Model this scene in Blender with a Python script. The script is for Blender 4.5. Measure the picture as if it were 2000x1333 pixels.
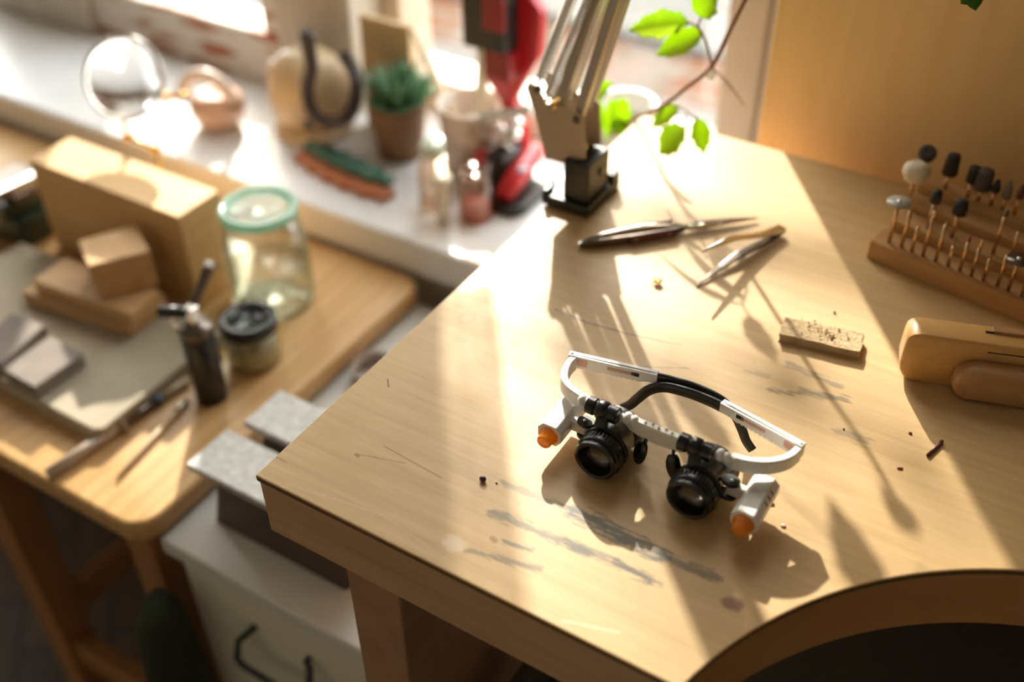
import bpy, bmesh, math, random
from mathutils import Vector, Matrix, Euler
random.seed(7)
sc = bpy.context.scene
for o in list(bpy.data.objects):
    bpy.data.objects.remove(o)

# ------------------------------------------------------------------ camera, sky, sun, exposure
F_PX = 2078.0
PITCH, ROLL, YAW = math.radians(39.767), math.radians(-.736), math.radians(-31.95)
CAM = Vector((0.389, -0.311, 1.5))
cp, sp = math.cos(PITCH), math.sin(PITCH)
FW = Vector((math.sin(YAW)*cp, math.cos(YAW)*cp, -sp))
R0 = Vector((math.cos(YAW), -math.sin(YAW), 0)); U0 = R0.cross(FW)
RT = math.cos(ROLL)*R0 + math.sin(ROLL)*U0
UP = -math.sin(ROLL)*R0 + math.cos(ROLL)*U0
cam_d = bpy.data.cameras.new('camera'); cam = bpy.data.objects.new('camera', cam_d)
sc.collection.objects.link(cam); sc.camera = cam
cam.matrix_world = Matrix(((RT.x, UP.x, -FW.x, CAM.x), (RT.y, UP.y, -FW.y, CAM.y), (RT.z, UP.z, -FW.z, CAM.z), (0, 0, 0, 1)))
cam_d.sensor_width = 36.0; cam_d.lens = F_PX/2000*36.0; cam_d.clip_start = .02
cam_d.dof.use_dof = True; cam_d.dof.focus_distance = 0.70; cam_d.dof.aperture_fstop = 2.5

SKY_BASE, SKY_GLOW, GLOW_N = 5.6, 13.0, 14.0
W = bpy.data.worlds.new('sky'); sc.world = W; W.use_nodes = True
wn = W.node_tree.nodes; wl = W.node_tree.links
SUN_DIR = Vector((.509, -.701, -.500)).normalized()
# hazy sky: even pale blue-white with a broad bright glow around the sun
bg = wn['Background']; bg.inputs[1].default_value = 1.0
tcw = wn.new('ShaderNodeTexCoord'); dot = wn.new('ShaderNodeVectorMath'); dot.operation = 'DOT_PRODUCT'
dot.inputs[1].default_value = -SUN_DIR; wl.new(tcw.outputs['Generated'], dot.inputs[0])
mxw = wn.new('ShaderNodeMath'); mxw.operation = 'MAXIMUM'; mxw.inputs[1].default_value = 0; wl.new(dot.outputs['Value'], mxw.inputs[0])
pww = wn.new('ShaderNodeMath'); pww.operation = 'POWER'; pww.inputs[1].default_value = GLOW_N; wl.new(mxw.outputs[0], pww.inputs[0])
gcol = wn.new('ShaderNodeMix'); gcol.data_type = 'RGBA'; gcol.clamp_result = False; gcol.clamp_factor = False
gcol.inputs['A'].default_value = (*[c*SKY_BASE for c in (.95, .98, 1.0)], 1); gcol.inputs['B'].default_value = (*[c*SKY_GLOW for c in (1.0, .92, .80)], 1)
wl.new(pww.outputs[0], gcol.inputs['Factor']); wl.new(gcol.outputs['Result'], bg.inputs[0])

sd_ = bpy.data.lights.new('sun', 'SUN'); sd_.energy = 10.0; sd_.angle = math.radians(.9); sd_.color = (1, .92, .80)
sun = bpy.data.objects.new('sun', sd_); sc.collection.objects.link(sun)
sun.rotation_euler = SUN_DIR.to_track_quat('-Z', 'Y').to_euler(); sun.location = (-3, 4, 4)
pl = bpy.data.lights.new('window_portal', 'AREA'); pl.shape = 'RECTANGLE'; pl.size = 2.9; pl.size_y = 1.7
pl.cycles.is_portal = True
po = bpy.data.objects.new('window_portal', pl); sc.collection.objects.link(po)
po.location = (-.75, .86, 1.6); po.rotation_euler = (math.radians(-90), 0, 0)

vs = sc.view_settings
vs.view_transform = 'Standard'; vs.look = 'None'; vs.gamma = 1; vs.exposure = 0.12; vs.use_curve_mapping = False
sc.cycles.use_denoising = True
sc.cycles.max_bounces = 10; sc.cycles.transparent_max_bounces = 24
sc.cycles.sample_clamp_indirect = 12.0

# ------------------------------------------------------------------ helpers
def ray(px, py):
    return RT*((px-1000)/F_PX) - UP*((py-666.5)/F_PX) + FW
def aZ(px, py, z):
    d = ray(px, py); return CAM + d*((z-CAM.z)/d.z)
def aY(px, py, y):
    d = ray(px, py); return CAM + d*((y-CAM.y)/d.y)
def lerp(a, b, t): return a+(b-a)*t

class MB:
    def __init__(s): s.bm = bmesh.new()
    def _add(s, fn, mtx=None, smooth=False):
        t = bmesh.new(); fn(t)
        if mtx is not None: bmesh.ops.transform(t, matrix=mtx, verts=t.verts)
        for f in t.faces: f.smooth = smooth
        me = bpy.data.meshes.new('tmp'); t.to_mesh(me); t.free()
        s.bm.from_mesh(me); bpy.data.meshes.remove(me); return s
    def box(s, c, size, bev=0, rot=None, seg=2, smooth=False):
        M = Matrix.Translation(Vector(c)) @ (rot.to_matrix().to_4x4() if rot is not None else Matrix())
        def fn(t):
            bmesh.ops.create_cube(t, size=1)
            bmesh.ops.scale(t, vec=size, verts=t.verts)
            if bev > 0: bmesh.ops.bevel(t, geom=t.edges[:], offset=bev, segments=seg, affect='EDGES', profile=.5)
        return s._add(fn, M, smooth or bev > 0 and seg > 2)
    def lohi(s, lo, hi, bev=0, seg=2):
        lo, hi = Vector(lo), Vector(hi)
        return s.box((lo+hi)/2, hi-lo, bev, None, seg)
    def prism(s, poly, depth, mtx=None, bev=0, smooth=False, seg=2):
        """poly in local xy, extruded 0..depth in local z"""
        def fn(t):
            vb = [t.verts.new((p[0], p[1], 0)) for p in poly]
            f = t.faces.new(vb)
            r = bmesh.ops.extrude_face_region(t, geom=[f])
            bmesh.ops.translate(t, vec=(0, 0, depth), verts=[v for v in r['geom'] if isinstance(v, bmesh.types.BMVert)])
            bmesh.ops.recalc_face_normals(t, faces=t.faces)
            if bev > 0:
                ee = [e for e in t.edges if len(e.link_faces) == 2 and e.calc_face_angle(0) > .6]
                bmesh.ops.bevel(t, geom=ee, offset=bev, segments=seg, affect='EDGES', profile=.5)
        return s._add(fn, mtx, smooth)
    def lathe(s, prof, mtx=None, n=32, smooth=True, rfun=None):
        """prof: list of (r, z); r 0 closes with a pole"""
        def fn(t):
            rings = []
            for r, z in prof:
                if r <= 1e-9: rings.append([t.verts.new((0, 0, z))])
                else:
                    rr = []
                    for k in range(n):
                        a = 2*math.pi*k/n; q = r*(rfun(a, z) if rfun else 1)
                        rr.append(t.verts.new((q*math.cos(a), q*math.sin(a), z)))
                    rings.append(rr)
            for A, B in zip(rings, rings[1:]):
                for k in range(n):
                    k2 = (k+1) % n
                    if len(A) == 1 and len(B) == 1: continue
                    if len(A) == 1: t.faces.new((A[0], B[k], B[k2]))
                    elif len(B) == 1: t.faces.new((A[k], A[k2], B[0]))
                    else: t.faces.new((A[k], A[k2], B[k2], B[k]))
            bmesh.ops.recalc_face_normals(t, faces=t.faces)
        return s._add(fn, mtx, smooth)
    def sweep(s, path, sect, up=Vector((0, 0, 1)), cap=True, smooth=True, scales=None, closed=False):
        """sect: list of (side, up) offsets; up stays near the given axis"""
        path = [Vector(p) for p in path]; n = len(path)
        def fn(t):
            rings = []
            for i, p in enumerate(path):
                a = path[(i-1) % n] if (closed or i > 0) else p
                b = path[(i+1) % n] if (closed or i < n-1) else p
                T = (b-a).normalized()
                S = T.cross(up)
                if S.length < 1e-4: S = T.cross(Vector((1, 0, 0)))
                S.normalize(); N = S.cross(T).normalized()
                k = scales[i] if scales else 1
                kx, ky = (k if isinstance(k, tuple) else (k, k))
                rings.append([t.verts.new(p + S*q[0]*kx + N*q[1]*ky) for q in sect])
            m = len(sect)
            pairs = list(zip(rings, rings[1:])) + ([(rings[-1], rings[0])] if closed else [])
            for A, B in pairs:
                for k in range(m):
                    t.faces.new((A[k], A[(k+1) % m], B[(k+1) % m], B[k]))
            if cap and not closed:
                t.faces.new(rings[0]); t.faces.new(rings[-1])
            bmesh.ops.recalc_face_normals(t, faces=t.faces)
        return s._add(fn, None, smooth)
    def tube(s, path, r, n=10, scales=None, cap=True, closed=False):
        return s.sweep(path, [(r*math.cos(2*math.pi*k/n), r*math.sin(2*math.pi*k/n)) for k in range(n)], scales=scales, cap=cap, closed=closed)
    def sphere(s, c, r, sub=3, scale=(1, 1, 1), rot=None):
        M = Matrix.Translation(Vector(c)) @ (rot.to_matrix().to_4x4() if rot is not None else Matrix()) @ Matrix.Diagonal((*scale, 1))
        return s._add(lambda t: bmesh.ops.create_icosphere(t, subdivisions=sub, radius=r), M, True)
    def obj(s, name, mat, parent=None, smooth_angle=None):
        me = bpy.data.meshes.new(name); s.bm.to_mesh(me); s.bm.free()
        o = bpy.data.objects.new(name, me); sc.collection.objects.link(o)
        if mat: me.materials.append(mat)
        if parent is not None:
            o.parent = parent
            if parent.type == 'EMPTY': o.matrix_parent_inverse = (Matrix.Translation(parent.location) @ parent.rotation_euler.to_matrix().to_4x4()).inverted()
        if smooth_angle: 
            for p in me.polygons: p.use_smooth = True
            me.set_sharp_from_angle(angle=math.radians(smooth_angle))
        return o

def tag(o, label, cat, group=None):
    o['label'] = label; o['category'] = cat
    if group: o['group'] = group
    return o
def thing(name, label, cat, loc, group=None):
    o = bpy.data.objects.new(name, None); sc.collection.objects.link(o)
    o.location = loc; o.empty_display_size = .02
    return tag(o, label, cat, group)
def struct(o):
    o['kind'] = 'structure'; return o
def smooth_path(pts, n=6):
    pts = [Vector(p) for p in pts]; out = []
    for i in range(len(pts)-1):
        p0 = pts[max(i-1, 0)]; p1 = pts[i]; p2 = pts[i+1]; p3 = pts[min(i+2, len(pts)-1)]
        for k in range(n):
            t = k/n
            out.append(.5*((2*p1)+(p2-p0)*t+(2*p0-5*p1+4*p2-p3)*t*t+(3*p1-p0-3*p2+p3)*t**3))
    out.append(pts[-1]); return out
def axis_mtx(origin, zdir, xdir=None):
    z = Vector(zdir).normalized()
    x = Vector(xdir) if xdir is not None else (Vector((1, 0, 0)) if abs(z.x) < .9 else Vector((0, 1, 0)))
    x = (x - z*x.dot(z)).normalized(); y = z.cross(x)
    return Matrix(((x.x, y.x, z.x, origin[0]), (x.y, y.y, z.y, origin[1]), (x.z, y.z, z.z, origin[2]), (0, 0, 0, 1)))
def rrect(x0, y0, x1, y1, r, n=6):
    out = []
    for cx, cy, a0 in ((x1-r, y1-r, 0), (x0+r, y1-r, 90), (x0+r, y0+r, 180), (x1-r, y0+r, 270)):
        for k in range(n+1):
            a = math.radians(a0+90*k/n); out.append((cx+r*math.cos(a), cy+r*math.sin(a)))
    return out
def leaf_mesh(mb, base, tip, nrm, width, lobes=3, curl=.15, n=14):
    """ivy-like pointed leaf with a toothed edge, slightly folded along the midrib"""
    base, tip = Vector(base), Vector(tip); ax = tip-base; L_ = ax.length; ax.normalize()
    nrm = Vector(nrm); nrm = (nrm-ax*nrm.dot(ax)).normalized(); s = ax.cross(nrm)
    def fn(t):
        mid, lf, rt = [], [], []
        for i in range(n+1):
            u = i/n
            w = width*(math.sin(math.pi*min(1, u*1.02))**.75)*(1-.55*u)*1.25
            tooth = .16*width*(1 if (i % 4 == 2) else (-.4 if i % 4 == 3 else 0))*(0 if i in (0, n) else 1)
            zc = -curl*L_*(u-.45)**2
            c = base+ax*L_*u+nrm*zc
            mid.append(t.verts.new(c))
            if i in (0, n): lf.append(None); rt.append(None)
            else:
                lf.append(t.verts.new(c+s*(w+tooth)+nrm*w*.22)); rt.append(t.verts.new(c-s*(w+tooth*.8)+nrm*w*.22))
        for i in range(n):
            for side in (lf, rt):
                a, b = side[i], side[i+1]
                vs4 = [v for v in (mid[i], mid[i+1], b, a) if v is not None]
                t.faces.new(vs4)
        bmesh.ops.recalc_face_normals(t, faces=t.faces)
        ext = bmesh.ops.solidify(t, geom=t.faces[:], thickness=.0003)
    return mb._add(fn, None, True)
RECT = lambda w, h, b=0: ([(-w/2, -h/2), (w/2, -h/2), (w/2, h/2), (-w/2, h/2)] if not b else
    [(-w/2+b, -h/2), (w/2-b, -h/2), (w/2, -h/2+b), (w/2, h/2-b), (w/2-b, h/2), (-w/2+b, h/2), (-w/2, h/2-b), (-w/2, -h/2+b)])

# ------------------------------------------------------------------ materials
def new_mat(name):
    m = bpy.data.materials.new(name); m.use_nodes = True
    return m, m.node_tree.nodes, m.node_tree.links, m.node_tree.nodes['Principled BSDF']
def plain(name, col, rough=.5, metal=0, spec=.5, coat=0, bump=0, bscale=200, var=0, vscale=20, sss=0):
    m, N, L, p = new_mat(name)
    p.inputs['Base Color'].default_value = (*col, 1); p.inputs['Roughness'].default_value = rough
    p.inputs['Metallic'].default_value = metal; p.inputs['Specular IOR Level'].default_value = spec
    p.inputs['Coat Weight'].default_value = coat
    if var or bump:
        tc = N.new('ShaderNodeTexCoord')
    if var:
        nz = N.new('ShaderNodeTexNoise'); nz.inputs['Scale'].default_value = vscale; nz.inputs['Detail'].default_value = 5
        L.new(tc.outputs['Object'], nz.inputs['Vector'])
        mx = N.new('ShaderNodeMix'); mx.data_type = 'RGBA'
        mx.inputs['A'].default_value = (*[c*(1-var) for c in col], 1); mx.inputs['B'].default_value = (*[min(1, c*(1+var)) for c in col], 1)
        L.new(nz.outputs['Fac'], mx.inputs['Factor']); L.new(mx.outputs['Result'], p.inputs['Base Color'])
    if bump:
        n2 = N.new('ShaderNodeTexNoise'); n2.inputs['Scale'].default_value = bscale
        L.new(tc.outputs['Object'], n2.inputs['Vector'])
        b = N.new('ShaderNodeBump'); b.inputs['Strength'].default_value = bump; b.inputs['Distance'].default_value = .001
        L.new(n2.outputs['Fac'], b.inputs['Height']); L.new(b.outputs['Normal'], p.inputs['Normal'])
    return m
def wood(name, c1, c2, scale=(3, 60, 60), rough=.5, rings=0, ring_col=None, ring_scale=90, ring_axis='Y', distort=2.0, spec=.4, contrast=(.3, .7)):
    m, N, L, p = new_mat(name)
    tc = N.new('ShaderNodeTexCoord'); mp = N.new('ShaderNodeMapping'); mp.inputs['Scale'].default_value = scale
    L.new(tc.outputs['Object'], mp.inputs['Vector'])
    nz = N.new('ShaderNodeTexNoise'); nz.inputs['Scale'].default_value = 2.0; nz.inputs['Detail'].default_value = 7; nz.inputs['Roughness'].default_value = .6
    L.new(mp.outputs['Vector'], nz.inputs['Vector'])
    cr = N.new('ShaderNodeValToRGB'); e = cr.color_ramp.elements
    e[0].position, e[1].position = contrast; e[0].color = (*c1, 1); e[1].color = (*c2, 1)
    L.new(nz.outputs['Fac'], cr.inputs['Fac'])
    out = cr.outputs['Color']
    if rings:
        w = N.new('ShaderNodeTexWave'); w.wave_type = 'RINGS' if ring_axis == 'R' else 'BANDS'
        if ring_axis == 'R': w.rings_direction = 'Y'
        else: w.bands_direction = ring_axis
        w.inputs['Scale'].default_value = ring_scale; w.inputs['Distortion'].default_value = distort; w.inputs['Detail'].default_value = 2
        w.inputs['Detail Scale'].default_value = .6
        mp2 = N.new('ShaderNodeMapping'); mp2.inputs['Scale'].default_value = (scale[0]/max(scale), scale[1]/max(scale), scale[2]/max(scale))
        L.new(tc.outputs['Object'], mp2.inputs['Vector'])
        if ring_axis == 'R': mp2.inputs['Location'].default_value = (-.104, 0, -.972); L.new(mp2.outputs['Vector'], w.inputs['Vector'])
        mx = N.new('ShaderNodeMix'); mx.data_type = 'RGBA'; mx.inputs['B'].default_value = (*ring_col, 1)
        pw = N.new('ShaderNodeMath'); pw.operation = 'POWER'; pw.inputs[1].default_value = 2.5
        ml = N.new('ShaderNodeMath'); ml.operation = 'MULTIPLY'; ml.inputs[1].default_value = rings
        L.new(w.outputs['Fac'], pw.inputs[0]); L.new(pw.outputs[0], ml.inputs[0]); L.new(ml.outputs[0], mx.inputs['Factor'])
        L.new(out, mx.inputs['A']); out = mx.outputs['Result']
    L.new(out, p.inputs['Base Color'])
    p.inputs['Roughness'].default_value = rough; p.inputs['Specular IOR Level'].default_value = spec
    b = N.new('ShaderNodeBump'); b.inputs['Strength'].default_value = .12; b.inputs['Distance'].default_value = .0006
    L.new(nz.outputs['Fac'], b.inputs['Height']); L.new(b.outputs['Normal'], p.inputs['Normal'])
    return m
def pane_mat(name, tint=(.97, .99, .98), gloss=.08, rough=.02, edge=0, edge_tint=None):
    """thin glass: lets light straight through, mirrors a little, greener at grazing angles"""
    m, N, L, p = new_mat(name); N.remove(p); out = N['Material Output']
    tr = N.new('ShaderNodeBsdfTransparent'); gl = N.new('ShaderNodeBsdfGlossy'); gl.inputs['Roughness'].default_value = rough
    mix = N.new('ShaderNodeMixShader'); lw = N.new('ShaderNodeLayerWeight'); lw.inputs['Blend'].default_value = .25
    tr.inputs['Color'].default_value = (*tint, 1)
    if edge_tint:
        mx = N.new('ShaderNodeMix'); mx.data_type = 'RGBA'; mx.inputs['A'].default_value = (*tint, 1); mx.inputs['B'].default_value = (*edge_tint, 1)
        L.new(lw.outputs['Facing'], mx.inputs['Factor']); L.new(mx.outputs['Result'], tr.inputs['Color'])
    ml = N.new('ShaderNodeMath'); ml.operation = 'MULTIPLY_ADD'; ml.inputs[1].default_value = edge; ml.inputs[2].default_value = gloss
    L.new(lw.outputs['Fresnel'], ml.inputs[0]); L.new(ml.outputs[0], mix.inputs['Fac'])
    L.new(tr.outputs[0], mix.inputs[1]); L.new(gl.outputs[0], mix.inputs[2]); L.new(mix.outputs[0], out.inputs['Surface'])
    return m
def translucent(name, refl, trans, fac=.5, rough=.4, gloss=.06, var=0):
    m, N, L, p = new_mat(name); N.remove(p); out = N['Material Output']
    d = N.new('ShaderNodeBsdfDiffuse'); d.inputs[0].default_value = (*refl, 1)
    t = N.new('ShaderNodeBsdfTranslucent'); t.inputs[0].default_value = (*trans, 1)
    g = N.new('ShaderNodeBsdfGlossy'); g.inputs['Roughness'].default_value = rough
    a = N.new('ShaderNodeMixShader'); a.inputs[0].default_value = fac
    b = N.new('ShaderNodeMixShader'); b.inputs[0].default_value = gloss
    L.new(d.outputs[0], a.inputs[1]); L.new(t.outputs[0], a.inputs[2]); L.new(a.outputs[0], b.inputs[1]); L.new(g.outputs[0], b.inputs[2])
    L.new(b.outputs[0], out.inputs['Surface'])
    if var:
        tc = N.new('ShaderNodeTexCoord'); nz = N.new('ShaderNodeTexNoise'); nz.inputs['Scale'].default_value = 60; nz.inputs['Detail'].default_value = 4
        L.new(tc.outputs['Object'], nz.inputs['Vector'])
        for nd, c in ((d, refl), (t, trans)):
            mx = N.new('ShaderNodeMix'); mx.data_type = 'RGBA'
            mx.inputs['A'].default_value = (*[q*(1-var) for q in c], 1); mx.inputs['B'].default_value = (*[min(1, q*(1+var)) for q in c], 1)
            L.new(nz.outputs['Fac'], mx.inputs['Factor']); L.new(mx.outputs['Result'], nd.inputs[0])
    return m

def bench_mat():
    """worn birch plywood with paint smears, a coffee ring, scratches and a knot (all fixed to the board)"""
    m, N, L, p = new_mat('worn_birch_plywood')
    tc = N.new('ShaderNodeTexCoord')
    def noise(scale, sc_, det=6, rough=.6):
        mp = N.new('ShaderNodeMapping'); mp.inputs['Scale'].default_value = scale; L.new(tc.outputs['Object'], mp.inputs['Vector'])
        nz = N.new('ShaderNodeTexNoise'); nz.inputs['Scale'].default_value = sc_; nz.inputs['Detail'].default_value = det; nz.inputs['Roughness'].default_value = rough
        L.new(mp.outputs['Vector'], nz.inputs['Vector']); return nz.outputs['Fac']
    def math_(op, a, b=None, c=None, clamp=False):
        n = N.new('ShaderNodeMath'); n.operation = op; n.use_clamp = clamp
        for i, v in enumerate((a, b, c)):
            if v is None: continue
            if isinstance(v, (int, float)): n.inputs[i].default_value = v
            else: L.new(v, n.inputs[i])
        return n.outputs[0]
    def mix(f, a, b):
        mx = N.new('ShaderNodeMix'); mx.data_type = 'RGBA'
        if isinstance(f, (int, float)): mx.inputs['Factor'].default_value = f
        else: L.new(f, mx.inputs['Factor'])
        for k, v in (('A', a), ('B', b)):
            if isinstance(v, tuple): mx.inputs[k].default_value = (*v, 1)
            else: L.new(v, mx.inputs[k])
        return mx.outputs['Result']
    def mr(v, a, b, c=0, d=1):
        n = N.new('ShaderNodeMapRange'); L.new(v, n.inputs['Value'])
        for k, q in zip(('From Min', 'From Max', 'To Min', 'To Max'), (a, b, c, d)): n.inputs[k].default_value = q
        return n.outputs['Result']
    grain = noise((2.5, 45, 1), 3.0); fine = noise((14, 320, 1), 3.0, 4); cloud = noise((1, 1, 1), 9.0, 5, .65); speck = noise((1, 1, 1), 260, 2)
    col = mix(mr(grain, .3, .7), (.545, .350, .155), (.67, .455, .225))
    col = mix(math_('MULTIPLY', mr(fine, .55, .8), .26), col, (.36, .215, .09))
    col = mix(math_('MULTIPLY', mr(cloud, .5, .75), .45), col, (.47, .30, .125))
    col = mix(math_('MULTIPLY', mr(cloud, .42, .2), .4), col, (.69, .515, .30))
    col = mix(math_('MULTIPLY', mr(speck, .70, .78), .35), col, (.30, .20, .11))
    brush = noise((30, 160, 1), 2.0, 5, .7); warp = noise((1, 1, 1), 40, 3)
    sx = N.new('ShaderNodeSeparateXYZ'); L.new(tc.outputs['Object'], sx.inputs[0])
    X, Y = sx.outputs['X'], sx.outputs['Y']
    def capsule(a, b):
        ax, ay = a; dx, dy = b[0]-ax, b[1]-ay; ll = dx*dx+dy*dy
        px_ = math_('SUBTRACT', X, ax); py_ = math_('SUBTRACT', Y, ay)
        t = math_('DIVIDE', math_('ADD', math_('MULTIPLY', px_, dx), math_('MULTIPLY', py_, dy)), ll, clamp=True)
        ex = math_('SUBTRACT', px_, math_('MULTIPLY', t, dx)); ey = math_('SUBTRACT', py_, math_('MULTIPLY', t, dy))
        return math_('SQRT', math_('ADD', math_('MULTIPLY', ex, ex), math_('MULTIPLY', ey, ey)))
    def mark(d, w, strength, colr, rag=.6, soft=.5):
        nonlocal col
        q = math_('ADD', math_('DIVIDE', d, w), math_('MULTIPLY', math_('SUBTRACT', brush, .5), rag*4))
        f = math_('MULTIPLY', mr(q, 1, 1-soft), strength)
        col = mix(f, col, colr)
    P = lambda x, y: tuple(aZ(x, y, 1.0)[:2])
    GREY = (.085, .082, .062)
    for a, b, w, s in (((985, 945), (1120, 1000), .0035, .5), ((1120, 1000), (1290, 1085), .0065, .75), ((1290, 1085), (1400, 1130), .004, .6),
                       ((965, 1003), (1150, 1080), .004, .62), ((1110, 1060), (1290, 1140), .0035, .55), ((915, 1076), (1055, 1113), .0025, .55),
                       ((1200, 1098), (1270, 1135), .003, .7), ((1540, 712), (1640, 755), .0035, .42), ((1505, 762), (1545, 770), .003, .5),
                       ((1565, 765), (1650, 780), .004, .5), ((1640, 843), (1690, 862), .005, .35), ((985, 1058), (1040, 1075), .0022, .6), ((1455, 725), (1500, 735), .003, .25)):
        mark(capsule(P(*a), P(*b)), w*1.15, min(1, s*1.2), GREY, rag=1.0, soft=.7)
    DARK = (.16, .12, .09)
    for a, b, w, s in (((1085, 605), (1140, 628), .0012, .7), ((1140, 628), (1235, 655), .0011, .75), ((1235, 655), (1330, 674), .001, .5),
                       ((1125, 710), (1225, 716), .0012, .6), ((1225, 716), (1345, 720), .0011, .5), ((700, 888), (790, 905), .0006, .5)):
        mark(capsule(P(*a), P(*b)), w, s, DARK, rag=.9)
    mark(capsule(P(750, 872), P(862, 934)), .0007, .8, (.40, .18, .07), rag=.1)
    mark(capsule(P(540, 893), P(560, 905)), .0004, .7, DARK, rag=.1)
    mark(capsule(P(757, 742), P(759, 756)), .0007, .9, (.08, .06, .05), rag=.1)
    mark(capsule(P(1425, 1178), P(1440, 1183)), .0055, .75, (.16, .055, .03), rag=.25)
    mark(capsule(P(962, 1052), P(966, 1057)), .0025, .7, (.25, .09, .04), rag=.3)
    mark(capsule(P(695, 888), P(700, 892)), .0014, .8, (.36, .14, .05), rag=.2)
    mark(capsule(P(884, 1058), P(890, 1064)), .007, .35, (.85, .78, .68), rag=.5)
    mark(capsule(P(560, 945), P(745, 1005)), .0012, .14, (.80, .68, .50), rag=.6)
    mark(capsule(P(745, 1005), P(870, 1092)), .0010, .13, (.80, .68, .50), rag=.6)
    mark(capsule(P(1100, 1213), P(1210, 1236)), .001, .4, (.85, .72, .55), rag=.3)
    for c, r, s in (((992, 597), .0095, .4), ((1003, 618), .0095, .22), ((912, 622), .006, .35)):
        cx, cy = P(*c)
        ex = math_('SUBTRACT', X, cx); ey = math_('SUBTRACT', Y, cy)
        d = math_('ABSOLUTE', math_('SUBTRACT', math_('SQRT', math_('ADD', math_('MULTIPLY', ex, ex), math_('MULTIPLY', ey, ey))), r))
        mark(d, .0018, s, (.28, .25, .20), rag=.5)
    L.new(col, p.inputs['Base Color'])
    L.new(mr(cloud, .3, .7, .38, .56), p.inputs['Roughness']); p.inputs['Specular IOR Level'].default_value = .45
    b = N.new('ShaderNodeBump'); b.inputs['Strength'].default_value = .15; b.inputs['Distance'].default_value = .0004
    L.new(math_('ADD', fine, grain), b.inputs['Height']); L.new(b.outputs['Normal'], p.inputs['Normal'])
    return m

M_BENCH = bench_mat()
M_PLYEDGE = plain('dark_plywood_edge', (.13, .075, .03), .6, var=.3, vscale=80)
M_PINE = wood('pine_edge_board', (.50, .30, .155), (.64, .42, .24), (2.5, 30, 40), .5, rings=.38, ring_col=(.40, .21, .10), ring_scale=26, ring_axis='Z', distort=3.0)
M_PINE_CUT = wood('pine_cut_face', (.52, .26, .10), (.64, .34, .14), (5, 5, 30), .45, rings=.75, ring_col=(.24, .085, .03), ring_scale=58, ring_axis='Z', distort=7)
M_LEG = wood('pine_leg', (.40, .23, .13), (.50, .31, .18), (20, 20, 20), .5, rings=.65, ring_col=(.17, .075, .035), ring_scale=120, ring_axis='R', distort=1.5)
M_TABLE = wood('honey_table_top', (.56, .32, .125), (.72, .46, .21), (30, 2.5, 30), .34, rings=.25, ring_col=(.33, .16, .06), ring_scale=18, ring_axis='X', distort=2.5)
M_TABLELEG = wood('dark_honey_wood', (.30, .14, .05), (.42, .21, .08), (20, 20, 3), .45)
M_BLOCK = wood('beech_block', (.60, .36, .145), (.70, .45, .20), (4, 40, 40), .55)
M_BLOCK2 = wood('scorched_wood', (.48, .28, .12), (.62, .38, .18), (6, 40, 40), .6)
M_PIN = wood('polished_beech', (.56, .30, .095), (.67, .39, .14), (4, 50, 40), .32, rings=.2, ring_col=(.42, .22, .08), ring_scale=14, ring_axis='Z', distort=3)
M_PIN2 = wood('oiled_beech', (.40, .21, .09), (.52, .29, .13), (4, 50, 40), .36)
M_RACK = wood('warm_rack_wood', (.46, .25, .10), (.58, .34, .15), (4, 40, 40), .45)
M_PLY = wood('plywood_backboard', (.80, .54, .25), (.87, .62, .31), (30, 30, 3), .55)
M_FLOOR = None
M_WHITEPAINT = plain('white_sill_paint', (.80, .80, .81), .32, var=.10, vscale=14)
M_CREAM = plain('cream_wall', (.76, .68, .56), .85)
M_CEIL = plain('ceiling_white', (.75, .72, .66), .9)
M_CAB = plain('white_enamel', (.76, .76, .73), .28, var=.05, vscale=9)
M_CABFRONT = plain('grey_green_enamel', (.78, .75, .62), .40)
M_BLACKMETAL = plain('dark_handle_metal', (.035, .045, .04), .4)
M_STEEL = plain('scratched_steel', (.52, .515, .50), .55, metal=.2, var=.5, vscale=130, bump=.3, bscale=120)
M_IRON = plain('rusty_iron', (.075, .045, .03), .55, var=.45, vscale=60, bump=.4)
M_BLACK = plain('black_plastic', (.013, .013, .013), .38)
M_BLACKGLOSS = plain('black_gloss_plastic', (.010, .010, .011), .22, bump=.12, bscale=900)
M_LIDBLACK = plain('black_lid', (.012, .012, .015), .18)
M_WHITE = plain('white_plastic', (.80, .78, .75), .34, bump=.05, bscale=700)
M_WHITE2 = plain('ivory_plastic', (.72, .69, .64), .36)
M_CHROME = plain('chrome', (.80, .79, .76), .12, metal=1)
M_ALU = plain('brushed_lamp_metal', (.55, .50, .44), .34, metal=.6)
M_GREYMETAL = plain('grey_bracket', (.52, .40, .28), .42, metal=.15)
M_DARKSTEEL = plain('dark_steel', (.16, .13, .11), .3, metal=.9)
M_BRASS = plain('brass', (.72, .45, .16), .25, metal=1)
M_GOLD = plain('gold', (.85, .60, .20), .22, metal=1)
M_SHANK = plain('coppery_shank', (.62, .40, .22), .25, metal=1)
M_FELT = plain('white_felt', (.74, .66, .52), .95, bump=.8, bscale=700)
M_RUBBER = plain('grey_rubber', (.075, .06, .05), .8, bump=.4, bscale=500)
M_RUBBERD = plain('charcoal_rubber', (.022, .018, .017), .65)
M_STONE = plain('polishing_stone', (.20, .16, .13), .8)
M_DISC = plain('translucent_disc', (.42, .38, .34), .35)
M_RED = plain('red_enamel', (.55, .012, .02), .3, coat=.2)
M_DKRED = plain('dark_red_enamel', (.28, .006, .014), .35)
M_CERAMIC = plain('glazed_beige_ceramic', (.72, .54, .33), .22, var=.15, vscale=30)
M_SHELL = plain('pink_beige_ceramic', (.66, .44, .33), .2, var=.25, vscale=35)
M_DARKTUBE = plain('dark_brown_rubber', (.045, .030, .028), .4)
M_TERRA = plain('brown_clay', (.22, .12, .06), .75, var=.2, vscale=30)
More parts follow.
